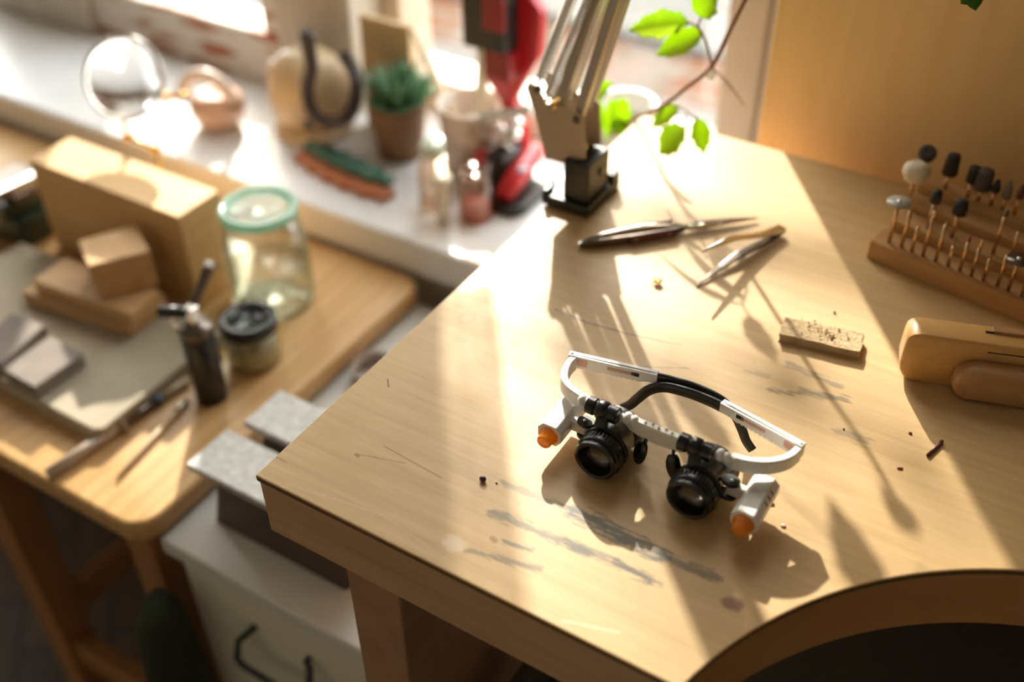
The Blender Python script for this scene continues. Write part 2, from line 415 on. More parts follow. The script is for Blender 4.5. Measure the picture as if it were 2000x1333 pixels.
M_SOIL = plain('potting_soil', (.05, .035, .02), .95, bump=1, bscale=300)
M_SUCC = translucent('succulent_green', (.17, .34, .20), (.26, .48, .18), .3, .35, .06, var=.35)
M_LEAF = translucent('vine_leaf', (.24, .42, .02), (.62, .85, .03), .62, .4, .03, var=.12)
M_LEAFD = translucent('dark_vine_leaf', (.04, .12, .02), (.12, .30, .02), .4, .4, .04)
M_STEM = plain('reddish_stem', (.24, .09, .03), .5)
M_TENDRIL = plain('dry_tendril', (.42, .24, .10), .6)
M_GREENGLAZE = plain('green_glaze', (.05, .15, .115), .2, var=.3, vscale=40)
M_ORANGEGLAZE = plain('orange_clay', (.46, .15, .06), .4, var=.2, vscale=40)
M_CARD = plain('tan_card', (.62, .44, .24), .8)
M_CREAMWOOD = plain('pale_wooden_tool', (.76, .60, .40), .5)
M_CREAMTOOL = plain('cream_plastic_tool', (.80, .72, .56), .4)
M_SOLDER = plain('grey_soldering_board', (.40, .34, .25), .8, var=.25, vscale=18, bump=.3)
M_CHAR = plain('worn_grey_brick', (.24, .20, .175), .85, var=.35, vscale=45, bump=.5)
M_PUMICE = plain('burnt_cork_bar', (.50, .36, .20), .9, var=.3, vscale=150, bump=1, bscale=400)
M_CRUMB = plain('sawdust', (.36, .21, .08), .9)
M_PURPLE = plain('purple_bead', (.06, .015, .05), .3)
M_CRIMSON = plain('crimson_bits', (.28, .02, .03), .5)
M_PINKBIT = plain('pink_flake', (.85, .45, .40), .5)
M_OLIVE = plain('dark_olive_cloth', (.020, .028, .012), .9)
M_TAPE = plain('grey_brown_band', (.40, .33, .28), .6)
M_BLUETAPE = plain('blue_grey_band', (.10, .14, .18), .4)
M_WINFRAME = None
M_GLASS = pane_mat('window_glass', (.97, .98, .97), .05)
M_JARGLASS = pane_mat('jar_glass', (.985, .998, .992), .11, .22, edge=.35, edge_tint=(.84, .96, .91))
M_CLEARJAR = pane_mat('clear_jar_glass', (.96, .96, .92), .06, .08, edge=.22, edge_tint=(.88, .87, .76))
M_WATER = pane_mat('cloudy_water', (.97, .96, .90), .06, .02, edge=.3, edge_tint=(.93, .91, .80))
M_AMBERGLASS = pane_mat('pinkish_glass', (.95, .89, .83), .06, .08, edge=.25, edge_tint=(.85, .70, .60))
M_ORANGE = translucent('orange_lens_cap', (1.0, .34, .012), (1.0, .52, .03), .65, .12, .10)
M_PINKLIQ = translucent('pink_liquid', (.95, .42, .38), (1.0, .52, .46), .5, .2, .06)
M_MILKY = translucent('milky_plastic', (.58, .48, .39), (.60, .48, .38), .3, .25, .08)
M_CREAMY = translucent('pale_wax', (.62, .56, .38), (.72, .64, .42), .4, .3, .05)
M_PINKFACE = translucent('rosy_clear_plastic', (.85, .55, .45), (.90, .55, .42), .4, .3, .05)

def lens_mat(name, rough=0.0):
    m, N, L, p = new_mat(name)
    p.inputs['Base Color'].default_value = (1, 1, 1, 1); p.inputs['Roughness'].default_value = rough
    p.inputs['Transmission Weight'].default_value = 1; p.inputs['IOR'].default_value = 1.5
    return m
M_LENS = lens_mat('magnifier_glass')
M_EYEGLASS = pane_mat('coated_eyepiece_glass', (.92, .90, .86), .10, .03, edge=.5)

def frame_mat():
    """old white window paint flaking to red-brown primer"""
    m, N, L, p = new_mat('flaking_window_paint')
    tc = N.new('ShaderNodeTexCoord'); mp = N.new('ShaderNodeMapping'); mp.inputs['Scale'].default_value = (6, 6, 26); L.new(tc.outputs['Object'], mp.inputs['Vector'])
    nz = N.new('ShaderNodeTexNoise'); nz.inputs['Scale'].default_value = 1.6; nz.inputs['Detail'].default_value = 6; nz.inputs['Roughness'].default_value = .6
    L.new(mp.outputs['Vector'], nz.inputs['Vector'])
    cr = N.new('ShaderNodeValToRGB'); e = cr.color_ramp.elements
    e[0].position = .535; e[0].color = (.66, .60, .52, 1); e[1].position = .575; e[1].color = (.38, .13, .05, 1)
    L.new(nz.outputs['Fac'], cr.inputs['Fac']); L.new(cr.outputs['Color'], p.inputs['Base Color']); p.inputs['Roughness'].default_value = .5
    return m
M_WINFRAME = frame_mat()
M_WINGREY = wood('streaky_mullion_paint', (.40, .35, .28), (.62, .56, .47), (22, 22, 1.2), .6)
M_WINBEIGE = plain('beige_window_paint', (.58, .47, .35), .45, var=.08, vscale=12)

def sheer_mat():
    m, N, L, p = new_mat('sun_filter_voile'); N.remove(p); out = N['Material Output']
    tr = N.new('ShaderNodeBsdfTransparent'); tr.inputs[0].default_value = (1, .97, .92, 1)
    t = N.new('ShaderNodeBsdfTranslucent'); t.inputs[0].default_value = (.85, .80, .72, 1)
    mx = N.new('ShaderNodeMixShader'); mx.inputs[0].default_value = .42
    L.new(tr.outputs[0], mx.inputs[1]); L.new(t.outputs[0], mx.inputs[2]); L.new(mx.outputs[0], out.inputs['Surface'])
    return m

def brick_mat():
    m, N, L, p = new_mat('weathered_brick')
    tc = N.new('ShaderNodeTexCoord'); mp = N.new('ShaderNodeMapping'); mp.inputs['Rotation'].default_value = (math.radians(90), 0, 0)
    L.new(tc.outputs['Object'], mp.inputs['Vector'])
    b = N.new('ShaderNodeTexBrick'); b.inputs['Scale'].default_value = 4.0; b.inputs['Color1'].default_value = (.30, .115, .06, 1); b.inputs['Color2'].default_value = (.36, .17, .10, 1)
    b.inputs['Mortar'].default_value = (.36, .32, .28, 1); b.inputs['Mortar Size'].default_value = .03
    L.new(mp.outputs['Vector'], b.inputs['Vector'])
    nz = N.new('ShaderNodeTexNoise'); nz.inputs['Scale'].default_value = 5; L.new(tc.outputs['Object'], nz.inputs['Vector'])
    mx = N.new('ShaderNodeMix'); mx.data_type = 'RGBA'; mx.inputs['B'].default_value = (.42, .38, .35, 1)
    cr = N.new('ShaderNodeValToRGB'); cr.color_ramp.elements[0].position = .5; cr.color_ramp.elements[1].position = .62
    L.new(nz.outputs['Fac'], cr.inputs['Fac']); L.new(cr.outputs['Color'], mx.inputs['Factor']); L.new(b.outputs['Color'], mx.inputs['A'])
    L.new(mx.outputs['Result'], p.inputs['Base Color']); p.inputs['Roughness'].default_value = .9
    return m
M_BRICK = brick_mat()
M_SNOW = plain('pale_ledge', (.062, .06, .058), .8, var=.12, vscale=5)
M_GREYROOF = plain('grey_roof', (.045, .047, .052), .8, var=.15, vscale=3)

def floor_mat():
    m, N, L, p = new_mat('herringbone_parquet')
    tc = N.new('ShaderNodeTexCoord'); mp = N.new('ShaderNodeMapping'); mp.inputs['Rotation'].default_value = (0, 0, math.radians(45)); L.new(tc.outputs['Object'], mp.inputs['Vector'])
    b = N.new('ShaderNodeTexBrick'); b.inputs['Scale'].default_value = 2.2; b.inputs['Color1'].default_value = (.062, .038, .022, 1); b.inputs['Color2'].default_value = (.088, .053, .032, 1)
    b.inputs['Mortar'].default_value = (.035, .022, .014, 1); b.inputs['Mortar Size'].default_value = .012; b.inputs['Row Height'].default_value = .16
    L.new(mp.outputs['Vector'], b.inputs['Vector']); L.new(b.outputs['Color'], p.inputs['Base Color']); p.inputs['Roughness'].default_value = .5
    return m
M_FLOOR = floor_mat()

ZD, ZT, ZS, ZC = 1.0, .755, .80, .725     # bench top, side table, window sill, cabinet top

# ------------------------------------------------------------------ the room
struct(MB().lohi((-2.6, -2.6, -.1), (2.2, .90, 0)).obj('floor', M_FLOOR))
struct(MB().lohi((-2.6, -2.6, 2.7), (2.2, .90, 2.8)).obj('ceiling', M_CEIL))
struct(MB().lohi((-2.7, -2.6, 0), (-2.6, .90, 2.7)).obj('wall_left', M_CREAM))
struct(MB().lohi((2.2, -2.6, 0), (2.3, .90, 2.7)).obj('wall_right', M_CREAM))
struct(MB().lohi((-2.7, -2.7, 0), (2.3, -2.6, 2.7)).obj('wall_front', M_CREAM))
WX0, WX1, WTOP = -2.4, .135, 2.45          # window opening
m = MB()
m.lohi((-2.6, .53, 0), (2.2, .86, .752))                   # below the sill
m.lohi((-2.6, .70, .752), (WX0, .90, 2.7)); m.lohi((WX1, .70, .752), (2.2, .90, 2.7)); m.lohi((WX0, .70, WTOP), (WX1, .90, 2.7))
struct(m.obj('wall_back', M_CREAM))
struct(MB().lohi((-2.5, .497, .752), (WX1, .90, ZS), .006).obj('trim_1', M_WHITEPAINT))

def window(n, x0, x1, mat, rail_top, stile, YF0=.72, YF1=.79, bar=None):
    w = bpy.data.objects.new(f'window_{n}', None); sc.collection.objects.link(w); w.location = ((x0+x1)/2, .75, ZS); struct(w)
    m = MB()
    m.lohi((x0, YF0, ZS), (x1, YF1, rail_top), .004); m.lohi((x0, YF0, WTOP-.08), (x1, YF1, WTOP), .004)
    m.lohi((x0, YF0, rail_top), (x0+stile[0], YF1, WTOP-.08), .004); m.lohi((x1-stile[1], YF0, rail_top), (x1, YF1, WTOP-.08), .004)
    if bar: m.lohi((x0+stile[0], YF0+.01, bar), (x1-stile[1], YF1-.01, bar+.034), .004)
    m.obj('window_frame', mat, w)
    MB().lohi((x0+stile[0]-.005, YF0+.035, rail_top-.005), (x1-stile[1]+.005, YF0+.039, WTOP-.075)).obj('pane', M_GLASS, w)
    return w
window(1, -1.02, -.628, M_WINFRAME, .878, (.03, .03))
window(2, -.492, .043, M_WINBEIGE, .845, (.03, .048), .78, .85)
window(3, WX0, -1.25, M_WINFRAME, .878, (.06, .04))
struct(MB().lohi((-.628, .712, ZS), (-.492, .80, WTOP), .006).obj('trim_2', M_WINGREY))         # mullion between the windows
struct(MB().lohi((-1.25, .705, ZS), (-1.02, .86, WTOP), .006).obj('trim_4', M_WINGREY))
m = MB(); m.lohi((.050, .765, ZS), (WX1, .86, WTOP), .004); m.lohi((.02, .852, ZS), (.06, .88, WTOP)); struct(m.obj('trim_3', M_WINBEIGE))    # right jamb, a dark gap beside the sash

# added sheer curtain, out of view, thins the sun on the bench's left side
cm = MB(); cv = []
for k in range(41):
    t = k/40; cv.append(Vector((lerp(-.545, -.300, t), .685+.010*math.sin(t*2*math.pi*6.3)+.003*math.sin(t*31), 0)))
def cfn(t):
    rows = [[t.verts.new((p.x, p.y, z)) for p in cv] for z in (1.315, 1.6, 2.0, 2.4)]
    for A, B in zip(rows, rows[1:]):
        for i in range(40): t.faces.new((A[i], A[i+1], B[i+1], B[i]))
    bmesh.ops.recalc_face_normals(t, faces=t.faces); bmesh.ops.solidify(t, geom=t.faces[:], thickness=.0006)
cm._add(cfn, None, True)
tag(cm.obj('added_sheer_curtain', sheer_mat()), 'added sheer white curtain out of view, dimming sun through one side of the window', 'curtain')

# outside
struct(MB().lohi((-3.2, .90, .60), (1.6, 1.16, .70), .01).obj('exterior_ledge', M_SNOW))
struct(MB().lohi((-5, 1.9, -1.0), (4, 2.2, .42)).obj('exterior_parapet', M_BRICK))
struct(MB().lohi((-5, 1.88, .42), (4, 2.24, .445), .01).obj('exterior_coping', M_SNOW))
struct(MB().lohi((-9, 2.2, -.1), (8, 9, .1)).obj('exterior_roof', M_GREYROOF))
struct(MB().lohi((-9, 1.25, -1.2), (8, 1.9, -.2)).obj('exterior_gutter', M_SNOW))

# added tree, out of view up the sun's path, leaves placed to dapple sunlight
tr_ = thing('tree', 'added leafy tree, unseen outside the window, dappling the sun on the bench', 'tree', (-.6, 3.3, .1))
rt_ = random.Random(11)
fol = MB(); tips = []
def leaves_over(poly, n, dist, size):
    xs = [aZ(p[0], p[1], 1.0) for p in poly]
    def inside(x, y):
        c = False
        for i in range(len(xs)):
            a, b = xs[i], xs[i-1]
            if (a.y > y) != (b.y > y) and x < (b.x-a.x)*(y-a.y)/(b.y-a.y)+a.x: c = not c
        return c
    k = 0
    while k < n:
        x = rt_.uniform(min(p.x for p in xs), max(p.x for p in xs)); y = rt_.uniform(min(p.y for p in xs), max(p.y for p in xs))
        if not inside(x, y): continue
        k += 1
        c = Vector((x, y, 1.0)) - SUN_DIR*(dist+rt_.uniform(-.5, .5)); tips.append(c)
        d = Vector((rt_.gauss(0, 1), rt_.gauss(0, 1), rt_.gauss(-.4, .5))).normalized()
        leaf_mesh(fol, c-d*size*.5, c+d*size*.5, -SUN_DIR+Vector((rt_.gauss(0, .4), rt_.gauss(0, .4), rt_.gauss(0, .4))), size*.30, n=8)
leaves_over([(1080, 590), (1400, 670), (1700, 770), (1900, 830), (1780, 920), (1500, 830), (1250, 750), (1040, 680)], 11, 3.6, .06)
leaves_over([(1640, 880), (1900, 900), (1990, 960), (1760, 1010)], 1, 3.6, .05)
leaves_over([(700, 760), (1000, 820), (1120, 1180), (900, 1120)], 3, 3.6, .06)
leaves_over([(1150, 1100), (1420, 1150), (1330, 1290), (1180, 1250)], 1, 3.6, .06)
fol.obj('dapple_leaves', M_LEAFD, tr_)
tk = MB(); tk.tube([(-.6, 3.3, .1), (-.62, 3.32, 1.2), (-.70, 3.3, 2.4), (-.8, 3.3, 3.4)], .09, 12, scales=[1.2, 1, .8, .4])
for c in tips:
    s_ = Vector((-.76, 3.3, 3.1)); tk.tube([s_, s_.lerp(c, .5)+Vector((0, 0, .30)), c], .006, 6, scales=[1.5, .6, .2])
ba, bb = aZ(1150, 405, 1.0)-SUN_DIR*3.6, aZ(1760, 545, 1.0)-SUN_DIR*3.6
s_ = Vector((-.76, 3.3, 3.2)); tk.tube([ba, ba.lerp(bb, .5), bb, bb.lerp(s_, .6)+Vector((0, 0, .1)), s_], .017, 8, scales=[.8, 1, 1, 1.2, 1.6])
tk.obj('trunk', M_TABLELEG, tr_)

# ------------------------------------------------------------------ the jeweller's bench
BW, BD = 1.10, .563
CC, CR = (.5511, -.0612), .2618
def bench_poly(ins=0.0):
    r = CR+ins; y0 = ins
    a0 = math.asin((y0-CC[1])/r); pts = [(ins, y0)]
    n = 64
    for k in range(n+1):
        a = math.pi-a0 - (math.pi-2*a0)*k/n
        pts.append((CC[0]+r*math.cos(a), CC[1]+r*math.sin(a)))
    pts += [(BW-ins, y0), (BW-ins, BD-ins), (ins, BD-ins)]
    return pts
bench = thing('workbench', 'large pale plywood jewellery workbench with a round cutout in its front edge', 'workbench', (.55, .28, 0))
top = MB().prism(bench_poly(0), .0052, Matrix.Translation((0, 0, ZD-.0052)), bev=.0009, seg=2).obj('tabletop', M_BENCH, bench)
top.data.materials.append(M_PLYEDGE)
for p in top.data.polygons:
    if p.normal.z < .35: p.material_index = 1
ea = MB().prism(bench_poly(.0012), .0488, Matrix.Translation((0, 0, ZD-.054)), bev=.0010).obj('edge_board', M_PINE, bench)
ea.data.materials.append(M_PINE_CUT)
for p in ea.data.polygons:
    c = p.center
    if c.x > .30 and c.x < .80 and c.y < .21 and abs(p.normal.z) < .5 and c.y > .004: p.material_index = 1
for x0, x1, y0, y1 in ((.062, .105, .004, .215), (.062, .105, .43, .52), (.985, 1.03, .004, .12), (.985, 1.03, .43, .52)):
    MB().lohi((x0, y0, 0), (x1, y1, .946), .002).obj('leg', M_LEG, bench)

MB().lohi((.06, .545, .803), (1.09, .560, .946), .001).obj('sun_stop_panel', M_PINE, bench)  # added panel, unseen, stops sun leaking in under the bench
ct_ = MB(); ct_.lohi((.135, .03, .70), (.975, .50, .712), .002); ct_.lohi((.135, .03, .712), (.147, .50, .76), .002); ct_.lohi((.963, .03, .712), (.975, .50, .76), .002)
ct_.obj('added_tray', plain('dark_tray', (.085, .072, .05), .8, var=.15, vscale=12), bench)  # tray added to keep the view down through the cutout dark
# ------------------------------------------------------------------ plywood backboard
tag(MB().lohi((.098, .625, ZS), (1.06, .638, 1.75), .001).obj('plywood_backboard', M_PLY), 'upright tan plywood board standing behind the back edge of the workbench', 'board')

# ------------------------------------------------------------------ side table on the left
TX0, TX1, TY0, TY1 = -1.25, -.232, .044, .493
tb = thing('side_table', 'honey-coloured wooden side table with rounded corners left of the workbench', 'table', ((TX0+TX1)/2, .27, 0))
MB().prism(rrect(TX0, TY0, TX1, TY1, .028), .026, Matrix.Translation((0, 0, ZT-.026)), bev=.006, seg=3).obj('table_top', M_TABLE, tb, 40)
LX = -.535
for x, y in ((-.268, .082), (LX, .082), (-.268, .44), (LX, .44)):
    MB().lohi((x-.02, y-.022, 0), (x+.02, y+.022, ZT-.026), .003).obj('leg', M_TABLELEG, tb)
MB().lohi((LX-.012, .104, .36), (LX+.012, .418, .40), .003).obj('stretcher', M_TABLELEG, tb)
MB().lohi((LX+.02, .07, .30), (-.288, .094, .34), .003).obj('stretcher', M_TABLELEG, tb)
MB().lohi((-.28, .104, .36), (-.256, .418, .40), .003).obj('stretcher', M_TABLELEG, tb)

# ------------------------------------------------------------------ filing cabinet
cb = thing('filing_cabinet', 'white metal drawer cabinet standing between the side table and the workbench', 'cabinet', (-.1, .27, 0))
MB().lohi((-.222, .082, .02), (.040, .475, ZC-.02), .002).obj('body', M_CAB, cb)
MB().lohi((-.238, .0645, ZC-.022), (.048, .483, ZC), .003, 3).obj('top', M_CAB, cb)
for z0, z1 in ((.40, .698), (.06, .39)):
    d = MB().lohi((-.219, .068, z0), (.037, .0825, z1), .003).obj('drawer', M_CABFRONT, cb)
    hz = z0+.216; hx0, hx1 = -.136, -.070
    hp = [(hx0, .069, hz+.040), (hx0, .064, hz+.040), (hx0-.006, .050, hz+.034), (hx0-.010, .046, hz+.008), (hx0-.006, .046, hz+.002), (hx0+.004, .046, hz), (hx1+.010, .046, hz), (hx1+.015, .046, hz+.004), (hx1+.014, .047, hz+.022), (hx1+.006, .060, hz+.038), (hx1, .064, hz+.040), (hx1, .069, hz+.040)]
    MB().tube(hp, .0036, 8).obj('handle', M_BLACKMETAL, d)

tag(MB().tube([(-.225, .024, 0), (-.225, .024, .1), (-.222, .024, .35), (-.219, .024, .55), (-.216, .025, .66), (-.214, .026, .69)], .03, 14,
    scales=[(1.1, .8), (1.2, .85), (1.25, .85), (1.2, .8), (1.0, .7), (.5, .3)]).obj('cloth_sack', M_OLIVE), 'dark green cloth sack standing between table leg and drawer cabinet', 'sack')

# ------------------------------------------------------------------ steel swage block on the cabinet
an = thing('steel_anvil_block', 'heavy rusty iron block with two bare steel top plates on the white cabinet', 'anvil', (-.12, .16, ZC))
ZA = .802
m = MB(); Y0, Y1 = .104, .215
prof = [(-.207, ZC), (-.200, ZC+.004), (-.180, ZA-.012), (-.006, ZA-.012), (-.040, ZC+.010), (-.046, ZC)]
prof = [(-.205, ZC), (-.050, ZC), (-.044, ZC+.006), (-.040, ZC+.02), (-.038, ZA-.008), (-.186, ZA-.008)]
def xz_prism(mb, poly, y0, y1, bev=0):
    return mb.prism([(p[0], p[1]) for p in poly], y1-y0, Matrix(((1, 0, 0, 0), (0, 0, -1, y1), (0, 1, 0, 0), (0, 0, 0, 1))), bev)
xz_prism(m, prof, .106, .146, .002); xz_prism(m, prof, .166, .206, .002)
m.lohi((-.20, .146, ZC), (-.045, .166, ZC+.03))
m.obj('body', M_IRON, an)
MB().lohi((-.2175, .1015, ZA-.008), (-.035, .1545, ZA), .0012).obj('plate', M_STEEL, an)
MB().lohi((-.2105, .1695, ZA-.008), (-.035, .2215, ZA), .0012).obj('plate', M_STEEL, an)

rg = [(-.200+.021*math.cos(a), .348+.024*math.sin(a)) for a in [math.radians(70+k*(280/30)) for k in range(31)]]
tag(MB().sweep([(x, y, ZC+.0095) for x, y in rg], RECT(.003, .018)).obj('metal_cuff', M_TAPE), 'open grey-brown ring lying on the white cabinet beside the bench edge', 'ring')

# ------------------------------------------------------------------ head loupe
LP = thing('head_loupe', 'white and black magnifying glasses with two lamp boxes folded on the bench', 'magnifying glasses', (.2185, .14, ZD))
def D(x, y, z): return Vector((x, y, ZD+z))
m = MB()
left = smooth_path([D(.1400, .1655, .0345), D(.1398, .1585, .0345), D(.1418, .1500, .0345), D(.1460, .1430, .0345), D(.1525, .1385, .0345), D(.1600, .1362, .0345), D(.1680, .1350, .0345)], 5)
m.sweep(left, RECT(.0048, .0108, .0006), smooth=False, scales=[1]*len(left))
right = smooth_path([D(.2650, .1350, .0345), D(.2740, .1368, .0345), D(.2825, .1405, .0345), D(.2895, .1460, .0345), D(.2945, .1530, .0345), D(.2968, .1612, .0345)], 5)
m.sweep(right, RECT(.0048, .0108, .0006), smooth=False)
# bar: thin rods under the clips, wider nose bridge
bar = [(.166, .0030, .0080, .0350), (.172, .0026, .0060, .0352), (.1935, .0026, .0060, .0350), (.197, .0032, .0075, .0345), (.2005, .0046, .0105, .0335), (.206, .0048, .0120, .0325),
       (.218, .0048, .0125, .0318), (.231, .0048, .0120, .0325), (.2355, .0046, .0105, .0335), (.2385, .0030, .0070, .0345), (.258, .0026, .0060, .0352), (.262, .0030, .0075, .0350), (.267, .0046, .0105, .0345)]
for a, b in zip(bar, bar[1:]):
    pa, pb = D(a[0], .1345, a[3]), D(b[0], .1345, b[3])
    m.sweep([pa, pb], RECT(1, 1, .12), scales=[(a[1], a[2]), (b[1], b[2])], cap=True, smooth=False)
for x in (.1985, .2355, .2605, .1665):
    for dx, r in ((-.0022, .0042), (.0022, .0036)):
        m.sphere(D(x+dx, .1335, .0375), r, 3, (.75, 1, 1))
for k in range(5):
    m.sphere(D(.208+k*.0045, .1345+.0012*(k % 2), .0388), .0009, 2)
front = m.obj('front_frame', M_WHITE, LP)
def temple(hinge, end, name_side):
    hinge, end = Vector(hinge), Vector(end)
    dr = (end-hinge); L_ = dr.length; dr.normalize()
    # local: x along the arm, y up, extruded across the thickness
    yv = Vector((0, 0, 1)); zv = dr.cross(yv)
    if zv.y > 0: zv = -zv; 
    M = Matrix(((dr.x, yv.x, zv.x, hinge.x), (dr.y, yv.y, zv.y, hinge.y), (dr.z, yv.z, zv.z, hinge.z), (0, 0, 0, 1)))
    h0, h1 = -.0062, .0055
    poly = [(-.001, h0+.001), (-.001, h1), (L_*.9, h1-.0003), (L_, h1-.001), (L_, h0+.0032)]
    n = 14; xa, xb = L_*.78, L_*.36
    for k in range(n+1):
        t = k/n; x = lerp(xa, xb, t)
        poly.append((x, h0+(.0009 if k % 2 else 0)))
    poly += [(L_*.30, h0+.0002), (.004, h0)]
    s = MB().prism(poly, .0012, M @ Matrix.Translation((0, 0, -.0006)), smooth=False)
    top_ = [(-.002, h1-.0001), (L_, h1-.0011), (L_, h1-.0026), (-.002, h1-.0018)]
    s.prism(top_, .0052, M @ Matrix.Translation((0, 0, -.0026)), bev=.0003)
    s.prism([(L_*.80, h0+.003), (L_*.80, h1-.001), (L_+.0004, h1-.0011), (L_+.0004, h0+.0034)], .0052, M @ Matrix.Translation((0, 0, -.0026)), bev=.0004)
    s.prism([(-.002, h0+.001), (-.002, h1), (.003, h1), (.003, h0+.001)], .0050, M @ Matrix.Translation((0, 0, -.0025)), bev=.0004)
    so = s.obj('temple_sleeve', M_WHITE, LP)
    face = lambda x0, x1, z0, z1: MB().prism(rrect(x0, z0, x1, z1, min(.0009, (z1-z0)/2.01), 3), .0006, M @ Matrix.Translation((0, 0, .0005 if zv.y < 0 else -.0011)))
    face(L_*.42, L_*.74, -.0016, .0006).obj('slot', M_PINKFACE, so)
    face(L_*.70, L_*.93, -.0018, .0008).obj('slot', M_BLACK, so)
    face(.004, .0105, -.0036, .0022).obj('slot', M_PINKFACE, so)
    sc_ = MB().lathe([(0, 0), (.0009, 0), (.0009, .0005), (0, .0005)], Matrix.Translation(hinge+Vector((0, 0, h1-.0002))), 12)
    sc_.obj('screw', M_STEEL, so)
    return so
temple((.1378, .1672, ZD+.0350), (.1947, .1795, ZD+.0350), 'l')
temple((.2970, .1645, ZD+.0350), (.2417, .1762, ZD+.0350), 'r')
def ear(path, name='ear_tip'):
    p = smooth_path(path, 6); n = len(p)
    sc_ = [(1, lerp(1, .75, i/n)) for i in range(n)]
    MB().sweep(p, RECT(.0036, .0085, .0011), scales=sc_).obj(name, M_BLACK, LP)
ear([D(.190, .1790, .0348), D(.205, .1815, .0352), D(.222, .1832, .0350), D(.238, .1835, .0325), D(.2485, .1832, .0255), D(.2550, .1825, .0160), D(.2595, .1815, .0085), D(.2650, .1800, .0042)])
ear([D(.2445, .1756, .0346), D(.232, .1765, .0352), D(.218, .1765, .0352), D(.2025, .1755, .0335), D(.1920, .1745, .0270), D(.1850, .1738, .0170), D(.1800, .1732, .0090), D(.1750, .1726, .0042)])
def eyepiece(x, side):
    yf, zc = .1075, .0162
    A = axis_mtx(D(x, yf, zc), (0, 1, -.02), (1, 0, 0))
    e = MB()
    e.lathe([(.0112, .0060), (.0116, .0006), (.0128, 0), (.0144, .0008), (.0147, .0026), (.0140, .0034), (.0139, .0040), (.0150, .0046), (.0154, .0054), (.0154, .0118), (.0148, .0124), (.0143, .0126), (.0143, .0140),
             (.0154, .0144), (.0157, .0150), (.0157, .0162), (.0148, .0168), (.0142, .0178), (.0136, .028), (.0132, .0310), (.0128, .032), (.0118, .032), (.0112, .020), (.0112, .006)], A, 56)
    body = e.obj('eyepiece', M_BLACKGLOSS, LP, 45)
    r = MB()
    for k in range(40):                                    # milled grip
        a = 2*math.pi*k/40
        r.box((A @ Vector((.0155*math.cos(a), .0155*math.sin(a), .0086)))[:], (.0004, .0009, .0056), 0, Euler((math.radians(90), 0, 0)) if False else (A.to_3x3() @ Matrix.Rotation(a, 3, 'Z')).to_euler())
    r.obj('grip_ring', M_BLACK, body)
    MB().lathe([(0, .0082), (.006, .0077), (.0113, .0066), (.0113, .0090), (0, .0100)], A, 40).obj('lens', M_EYEGLASS, body)
    MB().lathe([(0, .026), (.0113, .026), (.0113, .0265), (0, .0265)], A, 32).obj('lens', M_EYEGLASS, body)
    # flared eye cup behind
    cup = MB().lathe([(.0124, .0300), (.0136, .0306), (.0152, .0350), (.0162, .0385), (.0158, .0390), (.0146, .0355), (.0130, .0312), (.0124, .0306)], A, 48,
                     rfun=lambda a, z: 1+.10*max(0, math.cos(a)*side)*(z > .036))
    cup.obj('eye_cup', M_BLACK, body)
    # arm up to the clip
    ax = x - .0050
    arm = smooth_path([D(ax, .1305, .0395), D(ax, .1262, .0360), D(ax+.001, .1236, .0310), D(ax+.002, .1250, .0270)], 5)
    MB().sweep(arm, RECT(.0075, .0034, .0008), up=Vector((0, -1, .3)), scales=[(1+.25*i/len(arm), 1) for i in range(len(arm))]).obj('hanger_arm', M_BLACK, body)
    cl = MB()
    A2 = axis_mtx(D(ax-.0136, .1318, .0378), (1, -.02, .0), (0, 0, 1))
    cl.lathe([(0, 0), (.0046, 0), (.0057, .0007), (.0058, .0058), (.0050, .0066), (.0050, .0072), (.0058, .0080), (.0063, .0086), (.0063, .0136), (.0058, .0142), (.0050, .0150), (.0050, .0156), (.0058, .0164), (.0058, .0216), (.0048, .0224), (0, .0224)], A2, 28)
    cl.obj('clip', M_BLACKGLOSS, body, 40)
    # lug and lamp box on the outer side
    lx = x+side*.0168
    lug = MB()
    lug.prism([(.0048*math.cos(a)*1.25, .0048*math.sin(a)) for a in [2*math.pi*k/20 for k in range(20)]], .0026, Matrix.Translation(D(lx+side*.001, .1295, .0225)), bev=.0004)
    lug.prism([(.0048*math.cos(a)*1.25, .0048*math.sin(a)) for a in [2*math.pi*k/20 for k in range(20)]], .0026, Matrix.Translation(D(lx+side*.001, .1295, .0110)), bev=.0004)
    lo = lug.obj('lug', M_BLACK, body)
    MB().sphere(D(lx+side*.002, .1292, .0252), .0012, 2, (1, 1, .5)).obj('screw', M_CHROME, lo)
    bx = x + side*.0355
    arm_ = MB().lohi(D(min(lx, bx-side*.006), .1268, .0142), D(max(lx, bx-side*.006), .1325, .0222), .0006)
    arm_.obj('lamp_arm', M_WHITE2, body)
    oct_ = [(-.0048, -.0082), (.0048, -.0082), (.0086, -.0034), (.0086, .0038), (.0048, .0082), (-.0048, .0082), (-.0086, .0038), (-.0086, -.0034)]
    y0, y1 = (.1128, .1478) if side < 0 else (.1085, .1440)
    Mx = Matrix(((1, 0, 0, bx), (0, 0, -1, y1), (0, 1, 0, ZD+.0172), (0, 0, 0, 1)))
    lb = MB().prism(oct_, y1-y0, Mx, bev=.0008, seg=2)
    led = lb.obj('lamp_box', M_WHITE, LP)
    seam = MB(); seam.lohi((bx-.0004, y0+.0008, ZD+.0240), (bx-.0001, y1-.0008, ZD+.02450)); seam.obj('seam', M_WHITE2, led)
    if side > 0:
        sl = MB()
        for k in range(3): sl.box((bx+.0064, y1-.010-k*.005, ZD+.0225), (.0016, .0009, .0032), 0, Euler((0, math.radians(-40), 0)))
        sl.obj('vent', M_RUBBER, led)
    T = axis_mtx((bx, y0, ZD+.0170), (0, -1, -.05), (1, 0, 0))
